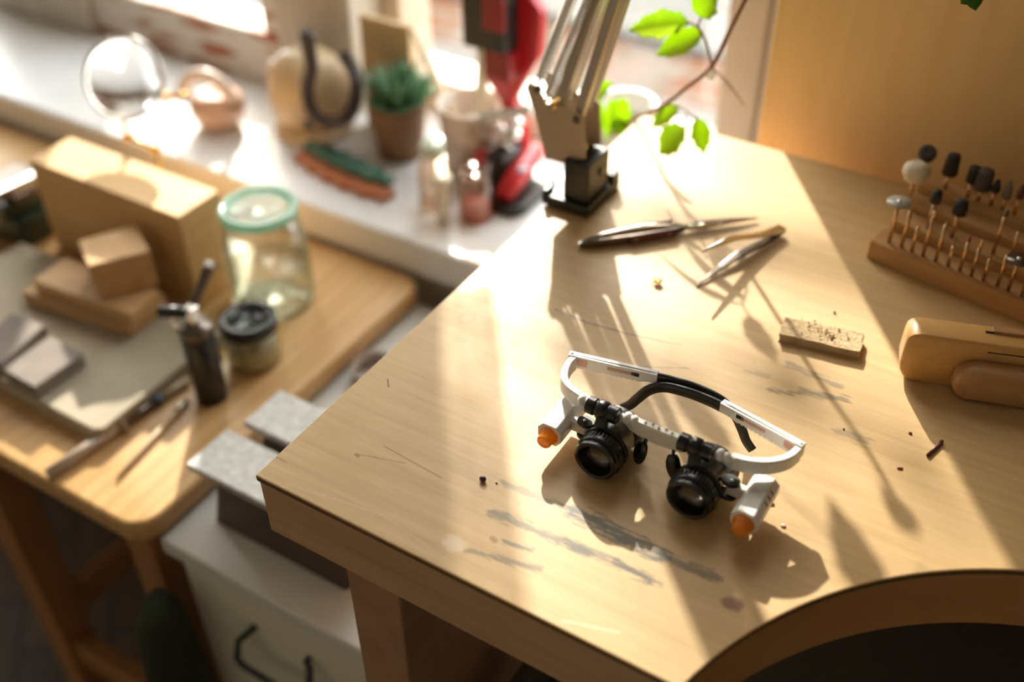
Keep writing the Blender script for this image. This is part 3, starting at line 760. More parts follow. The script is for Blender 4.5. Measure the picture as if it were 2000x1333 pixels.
    MB().lathe([(0, -.003), (.0068, -.003), (.0066, .0014), (.0052, .0026), (.0050, .0064), (.0044, .0076), (.0036, .0079), (.0031, .0071), (.0018, .0074), (0, .0075)], T, 28).obj('lamp_cap', M_ORANGE, led)
eyepiece(.1872, -1)
eyepiece(.2505, 1)
for x, dx in ((.2105, -.003), (.2288, .004)):
    pd = MB()
    pd.sweep([D(x, .1330, .0275), D(x+dx*.2, .1310, .0240)], RECT(.0022, .0022), smooth=False)
    pad = smooth_path([D(x+dx*.2, .1305, .0250), D(x+dx*.5, .1292, .0205), D(x+dx*.8, .1285, .0140), D(x+dx, .1285, .0085)], 5)
    n = len(pad)
    pd.sweep(pad, [(.0044*math.cos(2*math.pi*k/14), .0016*math.sin(2*math.pi*k/14)) for k in range(14)], up=Vector((dx*60, -1, .1)), scales=[(.35+.75*math.sin(math.pi*(.12+.80*i/(n-1))), 1) for i in range(n)])
    pd.obj('nose_pad', M_BLACKGLOSS, LP)

# ------------------------------------------------------------------ desk lamp
lm = thing('desk_lamp', 'grey metal spring-arm desk lamp clamped to the back left of the workbench', 'lamp', (.02, .40, ZD))
m = MB()
m.prism(rrect(-.0005, .370, .0415, .431, .003, 3), .010, Matrix.Translation((0, 0, ZD)), bev=.0016, seg=2)
m.lohi((-.0045, .372, ZD), (.0005, .384, ZD+.014), .001); m.lohi((.034, .418, ZD+.006), (.0412, .430, ZD+.017), .001)
m.lohi((.0135, .3765, ZD+.009), (.0375, .4145, ZD+.046), .0014)
m.obj('clamp_base', M_BLACK, lm)
MB().lathe([(0, 0), (.004, 0), (.004, .002), (0, .002)], axis_mtx((.0368, .40, ZD+.030), (1, 0, 0)), 16).obj('set_screw', M_DARKSTEEL, lm)
MB().tube([(.02, .395, ZD+.045), (.02, .395, ZD+.056)], .006, 16).obj('pivot_pin', M_CHROME, lm)
PY = .3845
poly = [aY(*q, PY) for q in ((1068, 310), (1145, 309), (1141, 228), (1120, 212), (1068, 200), (1050, 168), (1036, 160), (1031, 172), (1048, 225))]
m = MB()
m.prism([(p.x, p.z) for p in poly], .0018, Matrix(((1, 0, 0, 0), (0, 0, -1, PY), (0, 1, 0, 0), (0, 0, 0, 1))))
m.prism([(p.x, p.z) for p in poly], .0018, Matrix(((1, 0, 0, 0), (0, 0, -1, PY+.027), (0, 1, 0, 0), (0, 0, 0, 1))))
e0, e1 = poly[8], poly[0]
m.sweep([Vector((e0.x, PY+.0125, e0.z)), Vector((e1.x, PY+.0125, e1.z))], RECT(.0018, .026), up=Vector((0, 1, 0)), smooth=False)
m.lohi((poly[0].x, PY, poly[0].z), (poly[1].x, PY+.027, poly[0].z+.002))
br = m.obj('bracket', M_GREYMETAL, lm)
for q in ((1080, 207), (1124, 236), (1048, 176)):
    c = aY(*q, PY-.0032)
    MB().lathe([(0, 0), (.0032, 0), (.0036, .0012), (.0036, .0026), (0, .0026)], axis_mtx(c, (0, 1, 0)), 12).obj('rivet', M_BRASS if q[0] == 1080 else M_DARKSTEEL, br)
def arm_end(p, q, k): return p + (q-p)*k
TOPK = 3.1
def lamp_rod(b, t, y, w, mat, name='arm_bar'):
    p = aY(*b, PY); q = aY(*t, PY); p.y = q.y = y
    e = arm_end(p, q, TOPK)
    MB().sweep([p, e], RECT(w, w, .0008), up=Vector((0, 1, 0)), smooth=False).obj(name, mat, lm)
    return p, e
lamp_rod((1085, 212), (1158, 0), PY+.007, .0095, M_ALU); lamp_rod((1085, 212), (1158, 0), PY+.024, .0075, M_ALU)
lamp_rod((1124, 232), (1198, 0), PY+.006, .0085, M_ALU); lamp_rod((1124, 232), (1198, 0), PY+.024, .0075, M_ALU)
def spring(b, t, y, r, n_turn):
    p = aY(*b, PY); q = aY(*t, PY); p.y = q.y = y
    e = arm_end(p, q, 2.4); ax = (e-p).normalized()
    s = ax.cross(Vector((0, 1, 0))).normalized(); u = s.cross(ax)
    pts = []; N_ = n_turn*8
    for i in range(N_+1):
        a = 2*math.pi*i/8
        pts.append(p+(e-p)*(i/N_) + s*r*math.cos(a) + u*r*math.sin(a))
    MB().tube(pts, .00085, 5).obj('spring', M_ALU, lm)
    MB().tube([p-ax*.006, p+ax*.002], .0011, 6).obj('spring_hook', M_ALU, lm)
spring((1044, 160), (1105, 0), PY+.010, .0046, 80)
spring((1072, 186), (1150, 0), PY-.001, .0034, 80)

# ------------------------------------------------------------------ tweezers
def blade(pts, mat, name, parent, up=Vector((0, 0, 1))):
    p = smooth_path([q[:3] for q in pts], 5); n = len(p); k = len(pts)
    sc_ = []
    for i in range(n):
        t = i/(n-1)*(k-1); a = min(int(t), k-2); f = t-a
        sc_.append((lerp(pts[a][3], pts[a+1][3], f), lerp(pts[a][4], pts[a+1][4], f)))
    return MB().sweep(p, RECT(1, 1, .18), scales=sc_, up=up, smooth=False).obj(name, mat, parent)
t1 = thing('tweezers', 'dark cross-locking tweezers with reddish grips lying beside the lamp base', 'tweezers', (.11, .38, ZD))
T0, T1_ = Vector((.0560, .3285, 0)), Vector((.1665, .4410, 0)); dv = (T1_-T0).normalized(); sv = Vector((dv.y, -dv.x, 0))
def tw(t, s, z): v = T0+(T1_-T0)*t+sv*s; return (v.x, v.y, ZD+z)
blade([(*tw(0, 0, .0030), .002, .004), (*tw(.10, .0030, .0040), .002, .008), (*tw(.35, .0045, .0045), .002, .008), (*tw(.52, .0030, .0045), .0018, .007), (*tw(.60, -.0008, .0045), .0016, .005),
       (*tw(.68, -.002, .0045), .002, .0055), (*tw(.85, -.0008, .004), .0018, .0035), (*tw(1.0, .0002, .003), .001, .001)], M_DARKSTEEL, 'blade', t1)
blade([(*tw(0, 0, .0030), .002, .004), (*tw(.10, -.0030, .0048), .002, .008), (*tw(.35, -.0050, .0062), .002, .008), (*tw(.52, -.0030, .0050), .0018, .007), (*tw(.60, .0008, .0046), .0016, .005),
       (*tw(.68, .002, .0045), .002, .0055), (*tw(.85, .0010, .004), .0018, .0035), (*tw(1.0, .0004, .003), .001, .001)], M_CHROME, 'blade', t1)
M_REDBROWN = plain('red_brown_fibre', (.12, .03, .02), .45)
for s, z in ((.0062, .0047), (-.0068, .0060)):
    a, b = Vector(tw(.26, s, z)), Vector(tw(.52, s*.8, z))
    g = MB().sweep([a, b], RECT(.0018, .0085, .0004), smooth=False).obj('grip', M_REDBROWN, t1)
    for f in (.15, .85):
        c = a.lerp(b, f); MB().sphere(c+sv*(.0012 if s > 0 else -.0012), .001, 2).obj('rivet', M_CHROME, g)
t2 = thing('tweezers', 'small steel tweezers lying open in sunlight, their hinge towards the bur rack', 'tweezers', (.18, .39, ZD))
hx, hy = .1905, .4325
blade([(hx, hy, ZD+.0045, .0085, .0024), (hx-.0055, hy-.022, ZD+.0040, .0085, .0018), (hx-.015, hy-.050, ZD+.0055, .0085, .0014), (hx-.0225, hy-.074, ZD+.0040, .0050, .0014), (hx-.0305, hy-.1035, ZD+.0012, .0016, .0012)], M_DARKSTEEL, 'blade', t2)
blade([(hx, hy, ZD+.0065, .0085, .0024), (hx-.008, hy-.022, ZD+.0095, .0085, .0018), (hx-.021, hy-.052, ZD+.0190, .0085, .0014), (hx-.0270, hy-.075, ZD+.0240, .0050, .0014), (hx-.0320, hy-.096, ZD+.0280, .0016, .0012)], M_CHROME, 'blade', t2)
# ------------------------------------------------------------------ gold stud, cork bar, crumbs
g = MB()
c = aZ(1285, 548, ZD+.003)
for k in range(5):
    a = math.radians(72*k+20); g.sphere(c+Vector((.0022*math.cos(a), .0022*math.sin(a), 0)), .0016, 2)
g.sphere(c, .0018, 2); g.tube([c, c+Vector((-.004, -.003, -.002))], .0005, 6)
tag(g.obj('gold_stud', M_GOLD), 'tiny gold flower stud lying between the two tweezers', 'earring')
pb = MB()
Mb = Matrix.Translation(Vector((.2648, .3140, ZD+.0035))) @ Matrix.Rotation(math.radians(10), 4, 'Z')
pb._add(lambda t: (bmesh.ops.create_grid(t, x_segments=2, y_segments=2, size=.5) if False else bmesh.ops.create_cube(t, size=1), bmesh.ops.scale(t, vec=(.0570, .0220, .0070), verts=t.verts),
        bmesh.ops.subdivide_edges(t, edges=t.edges[:], cuts=5, use_grid_fill=True),
        [setattr(v, 'co', v.co+Vector((random.uniform(-1, 1), random.uniform(-1, 1), random.uniform(-.3, .3)))*.0007) for v in t.verts]), Mb)
bo = tag(pb.obj('cork_bar', M_PUMICE), 'flat burnt cork bar lying on the sunlit workbench top', 'bar')
cr_ = MB()
for k in range(46):
    x, y = random.gauss(.266, .008), random.gauss(.3155, .0035)
    cr_.sphere((x, y, ZD+.0078+random.random()*.0005), random.uniform(.0004, .0012), 1, (1, random.uniform(.5, 1), .6))
co_ = cr_.obj('sawdust_crumbs', M_CRUMB); tag(co_, 'brown sawdust crumbs scattered on the cork bar', 'sawdust'); co_['kind'] = 'stuff'
def bit(px, py, mat, size, label, name, cat, rot=0, group=None):
    p = aZ(px, py, ZD+size[2]/2)
    o = MB().sphere(p, .5, 2, size, Euler((0, 0, rot))).obj(name, mat); return tag(o, label, cat, group)
bit(943, 936, M_PURPLE, (.0048, .0042, .0040), 'small dark purple bead lying alone in front of the magnifying glasses', 'bead', 'bead')
bit(970, 944, M_PURPLE, (.0018, .0010, .0008), 'tiny dark purple chip right of the purple bead', 'chip', 'chip')
bit(1758, 915, M_CRIMSON, (.0042, .0020, .0010), 'crimson shred lying on the bench nearest its round cutout', 'shred', 'shred', .4)
bit(1778, 846, M_CRIMSON, (.0026, .0020, .0012), 'small crimson crumb lying just above the crimson shred', 'crumb', 'crumb')
bit(1530, 1027, M_PINKBIT, (.0034, .0030, .0010), 'pale pink flake on the bench right of the lamp box', 'flake', 'flake')
bit(1630, 610, M_DARKSTEEL, (.0022, .0020, .0018), 'tiny dark grain lying just behind the cork bar', 'grain', 'grain')
bit(1507, 985, M_DARKSTEEL, (.0042, .0016, .0012), 'short dark metal snippet beside the right lamp box', 'snippet', 'snippet', .5)
bit(1648, 838, M_CRIMSON, (.0014, .0012, .0010), 'minute dark red speck on the bench beside a grey paint smear', 'speck', 'speck')
p, q = aZ(1812, 890, ZD+.0012), aZ(1840, 862, ZD+.0012)
tag(MB().tube([p, q], .0012, 8).obj('wood_splinter', M_REDBROWN), 'thin red-brown splinter lying below the wooden bench pin', 'splinter')

# ------------------------------------------------------------------ bench pin
bp = thing('bench_pin', 'thick polished wooden bench pin with rounded end lying on the workbench', 'bench pin', (.40, .33, ZD))
ang = math.radians(17)
Mp = Matrix.Translation(Vector((.3235, .3015, ZD))) @ Matrix.Rotation(ang, 4, 'Z')
slab = rrect(0, -.001, .30, .034, .008, 6)
# side outline: rounded nose
side_o = [(0.000, .014), (.001, .008), (.004, .003), (.010, 0), (.30, 0), (.30, .0425), (.008, .0412), (.003, .0395), (.0005, .036), (0, .030)]
m = MB().prism(side_o, .021, Mp @ Matrix(((1, 0, 0, 0), (0, 0, -1, .021), (0, 1, 0, 0), (0, 0, 0, 1))), bev=.0016, seg=2)
b0 = m.obj('block', M_PIN, bp, 50)
wedge = [(.034, .010), (.037, .003), (.044, .000), (.30, -.0), (.30, .030), (.048, .0275), (.040, .025), (.035, .019)]
MB().prism(wedge, .016, Mp @ Matrix(((1, 0, 0, 0), (0, 0, -1, .001), (0, 1, 0, .001), (0, 0, 0, 1))), bev=.005, seg=4).obj('side_piece', M_PIN2, bp, 60)
a_ = Mp @ Vector((.055, .016, .0422)); b_ = Mp @ Vector((.29, .017, .0428))
MB().sweep([a_, b_], RECT(.007, .0025, .0005), smooth=False).obj('top_strip', M_PIN2, bp)
for s0, s1 in (((.052, .0005, .0345), (.075, .0005, .0352)), ((.050, .013, .0418), (.068, .0135, .0422))):
    MB().tube([Mp @ Vector(s0), Mp @ Vector(s1)], .0008, 6).obj('groove', M_RUBBERD, bp)

# ------------------------------------------------------------------ bur rack with its burs
RA = math.radians(-10.6)
MR = Matrix.Translation(Vector((.2615, .4345, ZD))) @ Matrix.Rotation(RA, 4, 'Z')
rk = thing('bur_rack', 'stepped wooden rack holding burs at the back of the workbench', 'rack', (.36, .46, ZD))
m = MB()
STEP = ((0, .026, .0165), (.026, .050, .0245), (.050, .068, .0315), (.068, .086, .038))
for v0, v1, h in STEP:
    m._add(lambda t: (bmesh.ops.create_cube(t, size=1), bmesh.ops.scale(t, vec=(.26, v1-v0, h), verts=t.verts), bmesh.ops.bevel(t, geom=t.edges[:], offset=.0007, segments=2, affect='EDGES')),
           MR @ Matrix.Translation((.13 + (0 if v0 == 0 else .003), (v0+v1)/2, h/2)))
m.obj('stepped_block', M_RACK, rk)
def rack_z(v):
    for v0, v1, h in STEP:
        if v0 <= v <= v1: return ZD+h
    return ZD+STEP[-1][2]
def bur(u, v, h, head, label, lean=(0, 0), r=.0015, shank=None, rise=0):
    """h = height of the shank above the rack"""
    base = MR @ Vector((u, v, 0)); base.z = rack_z(v)
    ax = Vector((lean[0], lean[1], 1)).normalized()
    t = thing('rotary_bur', label, 'bur', base, 'burs standing in the rack')
    tip = base+ax*h
    MB().tube([base, base+ax*h*.5, tip], r, 10, scales=[1, 1, .8 if head else .9]).obj('shank', shank or M_SHANK, t)
    A = axis_mtx(tip, ax)
    if head: head(A, t)
    return tip
def H(mat, prof, name='head', n=24):
    return lambda A, t: MB().lathe(prof, A, n).obj(name, mat, t)
point = lambda L_, r=.0011: H(M_SHANK, [(r, -.001), (r*.8, 0), (r*.35, L_*.6), (0, L_)], 'tip', 10)
needle = lambda L_: H(M_DARKSTEEL, [(.0009, -.001), (.0005, 0), (.0003, L_*.8), (0, L_)], 'tip', 8)
disc = lambda r: H(M_DISC, [(0, .0014), (.0018, .0014), (.0019, .0006), (r, .0004), (r, -.0004), (.0019, -.0006), (0, -.0008)], 'disc', 36)
def discscrew(r, mat=None):
    def f(A, t):
        d = MB().lathe([(0, .0006), (r, .0005), (r, -.0005), (0, -.0006)], A, 40).obj('disc', mat or M_DISC, t)
        MB().lathe([(0, .0022), (.0014, .0020), (.0020, .0008), (.0020, .0004), (0, .0004)], A, 16).obj('screw', M_CHROME, d)
    return f
dome = lambda r, L_, mat: H(mat, [(0, -.0005), (r*.55, -.0005), (r*.98, .001), (r, L_*.55), (r*.86, L_*.85), (r*.5, L_*.97), (0, L_)], 'head')
cyl = lambda r0, r1, L_, mat: H(mat, [(0, 0), (r0*.85, 0), (r0, .0012), (r1, L_-.0012), (r1*.88, L_), (0, L_)], 'head')
cone = lambda r, L_, mat: H(mat, [(0, 0), (r*.8, 0), (r, .0015), (r*.85, L_*.45), (r*.4, L_*.85), (0, L_)], 'head')
def u_of(x, y=None):  # rack coordinate of a world x on the front row
    return (x-.2615)/math.cos(RA)
front_row = [(.2734, .0375, discscrew(.0093), 'bur with a flat clear disc on top at the near left end of the rack'),
             (.2837, .0345, None, 'plain coppery bur standing right beside the clear disc'),
             (.2923, .0230, point(.0035), 'short coppery bur, third in the front row of the rack'),
             (.3014, .0370, H(M_SHANK, [(.0012, -.001), (.0016, 0), (.0016, .003), (.0008, .0042), (0, .0044)], 'tip', 12), 'tall round-tipped coppery bur, fourth in the front row'),
             (.3116, .0340, point(.004), 'tall pointed coppery bur, fifth in the front row'),
             (.3215, .0190, needle(.008), 'short needle bur, sixth in the front row'),
             (.3309, .0270, H(M_CRIMSON, [(.0011, -.0005), (.0012, .001), (.0009, .004), (0, .0068)], 'tip', 10), 'bur with a red band under its point in the front row'),
             (.3398, .0260, H(M_SHANK, [(.0011, -.001), (.0014, .001), (.0010, .004), (0, .008)], 'tip', 10), 'bur with a flame-shaped tip right of the red-banded one'),
             (.3490, .0200, needle(.0130), 'bur with a long needle point, ninth in the front row'),
             (.3596, .0280, None, 'plain dark bur left of the tilted disc bur'),
             (.3679, .0285, discscrew(.0085, M_DARKSTEEL), 'bur carrying a shiny dark disc in the front row'),
             (.3780, .0270, point(.004), 'pointed bur at the right edge of the photo in the front row')]
for x, h, hd, lab in front_row:
    bur(u_of(x), .0075, h, hd, lab)
for u, h, hd, lab in ((.030, .0235, dome(.0042, .0125, M_RUBBERD), 'bur with a narrow dark domed head on a brass collar in the second row'),
                      (.0500, .0215, dome(.0055, .0140, M_RUBBERD), 'bur with a wide dark domed head on a brass collar in the second row'),
                      (.083, .0340, H(M_DARKSTEEL, [(.0012, 0), (.0018, .002), (.0014, .005), (0, .007)], 'tip', 12), 'tall thin steel bur with small tip in the second row'),
                      (.096, .0260, needle(.010), 'thin needle bur standing in the second row'),
                      (.1215, .0290, None, 'plain steel bur standing in the second row near the right edge')):
    base = bur(u, .034, h, hd, lab)
for u, h, hd, lab in ((.0015, .0145, lambda A, t: MB().lathe([(0, -.001), (.004, -.001), (.0085, .002), (.0108, .0075), (.0100, .0125), (.006, .0160), (.0015, .0168), (0, .0150)], A, 32, rfun=lambda a, z: 1+.03*math.sin(5*a)).obj('felt_bob', M_FELT, t), 'bur with a fluffy white felt bob in the back of the rack'),
                      ):
    bur(u, .058, h, hd, lab)
back = [(.0115, .0300, lambda A, t: MB().lathe([(0, -.004), (.003, -.0045), (.0065, -.004), (.0075, 0), (.0065, .004), (.003, .0045), (.0015, .003), (0, .003)], A @ Matrix.Rotation(math.radians(38), 4, 'X'), 28).obj('wheel', M_RUBBER, t), 'bur with a grey rubber wheel behind the white felt bob'),
        (.0330, .0190, cyl(.0064, .0052, .0180, M_RUBBERD), 'bur with a tall black cylinder head in the back row'),
        (.0515, .0190, cyl(.0048, .0044, .0140, M_RUBBERD), 'bur with a slim black cylinder head in the back row'),
        (.0605, .0160, cyl(.0070, .0062, .0175, M_RUBBER), 'bur with a wide grey cylinder head in the back row'),
        (.0710, .0180, cone(.0036, .0125, M_RUBBERD), 'bur with a small black bullet head in the back row'),
        (.0800, .0160, cone(.0040, .0170, M_STONE), 'bur with a grey-brown pointed stone head in the back row'),
        (.0900, .0200, cone(.0030, .0150, M_REDBROWN), 'bur with a dark red-brown head at the right edge of the back row')]
for u, h, hd, lab in back:
    bur(u-.0115, .0765, h-.0055, hd, lab)

# ------------------------------------------------------------------ left table: blocks and boards
tag(MB().lohi((-.657, .314, ZT), (-.418, .376, .8805), .0016).obj('wood_block', M_BLOCK), 'large upright wooden block standing along the back of the side table', 'block')
bd = MB().prism([(-.352, .104), (-.344, .110), (-.349, .285), (-.68, .285), (-.68, .107)], .020, Matrix.Translation((0, 0, ZT)), bev=.002)
tag(bd.obj('soldering_board', M_SOLDER), 'grey-brown flat soldering board lying on the side table', 'board')
Z1 = ZT+.0202
tag(MB().prism([(-.575, .205), (-.425, .224), (-.432, .283), (-.582, .264)], .016, Matrix.Translation((0, 0, Z1)), bev=.001).obj('wood_plank', M_BLOCK2), 'wooden plank at the bottom of the small stack on the soldering board', 'plank')
Z2 = Z1+.0162
tag(MB().prism([(-.560, .214), (-.420, .226), (-.424, .272), (-.563, .262)], .016, Matrix.Translation((0, 0, Z2)), bev=.001).obj('wood_plank', M_BLOCK2), 'smaller wooden plank lying on the bottom plank under the cube', 'plank')
Z3 = Z2+.0162
ct = [aZ(*q, Z3+.046) for q in ((152, 470), (172, 520), (292, 490), (265, 440))]
tag(MB().prism([(p.x, p.y) for p in ct], .046, Matrix.Translation((0, 0, Z3)), bev=.0012).obj('wood_cube', M_BLOCK2), 'small scorched wooden cube on top of the plank stack', 'block')
for q, lab in ((((5, 722), (68, 757), (163, 690), (98, 655)), 'worn grey brick on the front corner of the soldering board'),
               (((-60, 690), (2, 712), (88, 635), (22, 610)), 'worn grey brick further back, at the left edge of the photo')):
    pp = [aZ(*k, Z1+.016) for k in q]
    tag(MB().prism([(p.x, p.y) for p in pp], .016, Matrix.Translation((0, 0, Z1)), bev=.0014).obj('polishing_brick', M_CHAR), lab, 'brick')

# ------------------------------------------------------------------ jars
def jar(name, label, cx, cy, z, prof_out, wall, mat, parent_cat='jar'):
    t = thing(name, label, parent_cat, (cx, cy, z))
    inner = [(max(r-wall, .0005), max(zz, wall)) for r, zz in prof_out][::-1]
    MB().lathe([(0, 0)]+prof_out+inner+[(0, wall)], Matrix.Translation((cx, cy, z)), 48).obj('glass_body', mat, t)
    return t
JX, JY = -.357, .372
bj = jar('storage_jar', 'large glass jar with green glass lid, half full of water', JX, JY, ZT,
         [(.036, 0), (.0445, .003), (.047, .012), (.0475, .06), (.0470, .085), (.0445, .100), (.0385, .110), (.0365, .114), (.0365, .119)], .0025, M_JARGLASS)
MB().lathe([(0, .0035), (.0425, .0045), (.0445, .012), (.0448, .052), (0, .052)], Matrix.Translation((JX, JY, ZT)), 48).obj('water', M_WATER, bj)
jl = MB().lathe([(0, .121), (.034, .121), (.034, .127), (.031, .127), (0, .1265)], Matrix.Translation((JX, JY, ZT)), 48).obj('lid', pane_mat('green_lid_glass', (.90, .97, .935), .05, .10, edge=.15, edge_tint=(.7, .9, .8)), bj)
MB().lathe([(.034, .119), (.041, .119), (.0425, .121), (.0425, .127), (.041, .129), (.035, .129), (.034, .127), (.034, .119)], Matrix.Translation((JX, JY, ZT)), 48).obj('lid_rim', translucent('green_glass_rim', (.45, .72, .58), (.55, .86, .68), .6, .1, .14), jl)
SX, SY = -.305, .281
sj = jar('small_jar', 'small glass jar with black screw lid next to the hand torch', SX, SY, ZT,
         [(.024, 0), (.0275, .002), (.029, .008), (.0295, .030), (.0285, .040), (.026, .044), (.026, .050)], .002, M_CLEARJAR)
MB().lathe([(0, .003), (.026, .004), (.027, .009), (.0272, .028), (0, .028)], Matrix.Translation((SX, SY, ZT)), 40).obj('contents', M_CREAMY, sj)
MB().lathe([(0, .056), (.019, .0565), (.021, .0585), (.0285, .0585), (.0302, .057), (.0306, .046), (.0298, .0455), (.0290, .050), (0, .050)], Matrix.Translation((SX, SY, ZT)), 48).obj('lid', M_LIDBLACK, sj)

# ------------------------------------------------------------------ hand torch
TXc, TYc = -.3035, .2135
to = thing('hand_torch', 'black upright gas hand torch with metal nozzle on the side table', 'torch', (TXc, TYc, ZT))
MT = Matrix.Translation((TXc, TYc, ZT))
MB().lathe([(0, 0), (.0150, 0), (.0162, .001), (.0165, .084), (.0160, .086), (0, .086)], MT, 32).obj('body', M_BLACK, to)
MB().lathe([(0, .085), (.0168, .085), (.0170, .093), (.0160, .095), (.010, .096), (.008, .100), (0, .100)], MT, 28).obj('collar', M_DARKSTEEL, to)
MB().lohi((TXc-.0065, TYc-.006, ZT+.098), (TXc+.0065, TYc+.006, ZT+.118), .002).obj('head', M_CHROME, to)
nz_ = MB(); dirn = (Vector((-.322, .274, ZT+.140))-Vector((TXc, TYc, ZT+.112))).normalized()
o_ = Vector((TXc, TYc, ZT+.112))
nz_.tube([o_, o_+dirn*.020, o_+dirn*.021, o_+dirn*.040, o_+dirn*.041, o_+dirn*.056], .0045, 14, scales=[1, 1, 1.05, 1.05, 1.35, 1.35]); nz_.obj('nozzle', M_DARKSTEEL, to)
MB().tube([o_-Vector((.006, .004, 0)), o_-Vector((.026, .016, 0))], .0062, 14).obj('valve_knob', M_BLACK, to)
MB().tube(smooth_path([(TXc-.012, TYc-.012, ZT+.094), (TXc-.016, TYc-.012, ZT+.102), (TXc-.010, TYc-.008, ZT+.108)], 4), .0022, 8).obj('lever', M_CHROME, to)

# ------------------------------------------------------------------ brush, glass tube
bs = thing('paint_brush', 'thin wooden paint brush with silver ferrule lying on the side table', 'brush', (-.31, .14, ZT))
a_, b_ = Vector((-.298, .079, ZT+.003)), Vector((-.3190, .192, ZT+.0035))
MB().tube([a_, a_.lerp(b_, .5), a_.lerp(b_, .85)], .0034, 10, scales=[.45, .85, 1]).obj('handle', M_CREAMWOOD, bs)
MB().tube([a_.lerp(b_, .84), b_], .0040, 10, scales=[1, .9]).obj('ferrule', M_CHROME, bs)
gt = thing('glass_syringe', 'long glass syringe with milky barrel and dark plunger beside the soldering board', 'syringe', (-.35, .13, ZT))
a_, b_ = Vector((-.3555, .048, ZT+.0062)), Vector((-.3390, .215, ZT+.0062)); dd = (b_-a_)
a2 = Vector((-.356, .046, ZT+.006)); 
MB().tube([a_, a_+dd*.50], .0058, 14).obj('barrel', M_MILKY, gt)
MB().lathe([(0, -.001), (.0105, -.001), (.0105, .001), (0, .001)], axis_mtx(a_+dd*.50, dd), 20).obj('flange', M_MILKY, gt)
MB().tube([a_+dd*.50, a_+dd*.75], .0048, 12).obj('plunger', M_DARKSTEEL, gt)
MB().tube([a_+dd*.75, a_+dd*.80], .0056, 12).obj('band', M_BLUETAPE, gt)
MB().tube([a_+dd*.80, b_], .0042, 12).obj('rod', M_GREYMETAL, gt)

# ------------------------------------------------------------------ third hand with magnifier
th = thing('helping_hand', 'brass helping-hand stand holding a round magnifying lens behind the wooden block', 'magnifier', (-.53, .44, ZT))
LC = aZ(241, 152, .955)
ln = Vector((.30, -.66, .50)).normalized()
AL = axis_mtx(LC, ln)
R_ = .047; prof = []
nseg = 12
for k in range(nseg+1):
    r = R_*k/nseg; prof.append((r, .0084*(1-(r/R_)**2)))
for k in range(nseg, -1, -1):
    r = R_*k/nseg; prof.append((r, -.0084*(1-(r/R_)**2)))
lens = MB().lathe(prof, AL, 48).obj('lens', M_LENS, th)

ring_ = [AL @ Vector((.0475*math.cos(2*math.pi*k/48), .0475*math.sin(2*math.pi*k/48), 0)) for k in range(48)]
MB().tube(ring_, .0016, 8, closed=True).obj('lens_rim', M_CHROME, th)
bt = AL @ Vector((0, 0, 0)); 
lowp = min(ring_, key=lambda v: v.z)
j0 = Vector((lowp.x+.002, lowp.y, lowp.z-.022))
MB().tube([lowp, lowp.lerp(j0, .5), j0], .0026, 10).obj('lens_stem', M_BRASS, th)
MB().sphere(j0, .0062, 3).obj('joint', M_BRASS, th)
cb0 = Vector((j0.x+.028, j0.y+.012, j0.z-.014))
MB().tube([j0, cb0], .0026, 8).obj('cross_bar', M_BRASS, th)
MB().sphere(cb0, .0062, 3).obj('joint', M_BRASS, th)
MB().tube([cb0, (cb0.x, cb0.y, ZT+.01)], .0032, 10).obj('post', M_BRASS, th)
MB().lathe([(0, 0), (.030, 0), (.031, .006), (.026, .012), (.006, .014), (0, .014)], Matrix.Translation((cb0.x, cb0.y, ZT)), 32).obj('base', M_IRON, th)
cj = aZ(318, 262, .865); ck = aZ(322, 190, .91); cl_ = aZ(372, 184, .915)
MB().tube([cb0, cj], .0022, 8).obj('clip_arm', M_BRASS, th)
MB().tube([cj, ck], .0020, 8).obj('clip_arm', M_DARKSTEEL, th)
MB().sphere(ck, .0052, 2).obj('joint', M_BRASS, th)
cg = MB(); cg.tube([ck, ck.lerp(cl_, .35), ck.lerp(cl_, .7), cl_], .0042, 8, scales=[.8, 1.1, .9, .35]); cg.obj('alligator_clip', M_BRASS, th)

# ------------------------------------------------------------------ vise at the left edge
vs_ = thing('bench_vise', 'dark green bench vise with steel jaw at the left end of the table', 'vise', (-.72, .30, ZT))
m = MB(); m.lohi((-.765, .292, ZT), (-.685, .372, ZT+.040), .006); m.lohi((-.755, .285, ZT+.038), (-.695, .345, ZT+.062), .004)
m.obj('body', plain('dark_green_enamel', (.012, .03, .018), .35), vs_)
m = MB(); p, q = aZ(-20, 388, ZT+.075), aZ(72, 345, ZT+.075)
m.sweep([p, q], RECT(.014, .012, .001), smooth=False); m.obj('jaw', M_CHROME, vs_)
MB().lohi((-.760, .300, ZT+.060), (-.69, .36, ZT+.070), .002).obj('slide', M_DARKSTEEL, vs_)

# ------------------------------------------------------------------ sill: ceramics, succulent, dish
sh = thing('snail_ornament', 'pinkish glazed snail-shaped ceramic pot with arched handle on the sill', 'ornament', (-.640, .59, ZS))
MSh = Matrix.Translation((-.640, .594, ZS))
MB().lathe([(0, 0), (.020, 0), (.030, .008), (.037, .024), (.037, .036), (.031, .046), (.020, .050), (.014, .046), (0, .044)], MSh, 40).obj('body', M_SHELL, sh)
hp = [(-.638+.034*math.cos(a)-.002, .580+.010*math.cos(a), ZS+.044+.036*math.sin(a)) for a in [math.radians(-10+k*200/14) for k in range(15)]]
MB().tube(hp, .0085, 12, scales=[.8]+[1]*13+[.7]).obj('handle', plain('pale_pink_glaze', (.80, .66, .58), .15), sh)
MB().sphere((-.628, .574, ZS+.042), .0085, 3).obj('knob', M_SHELL, sh)

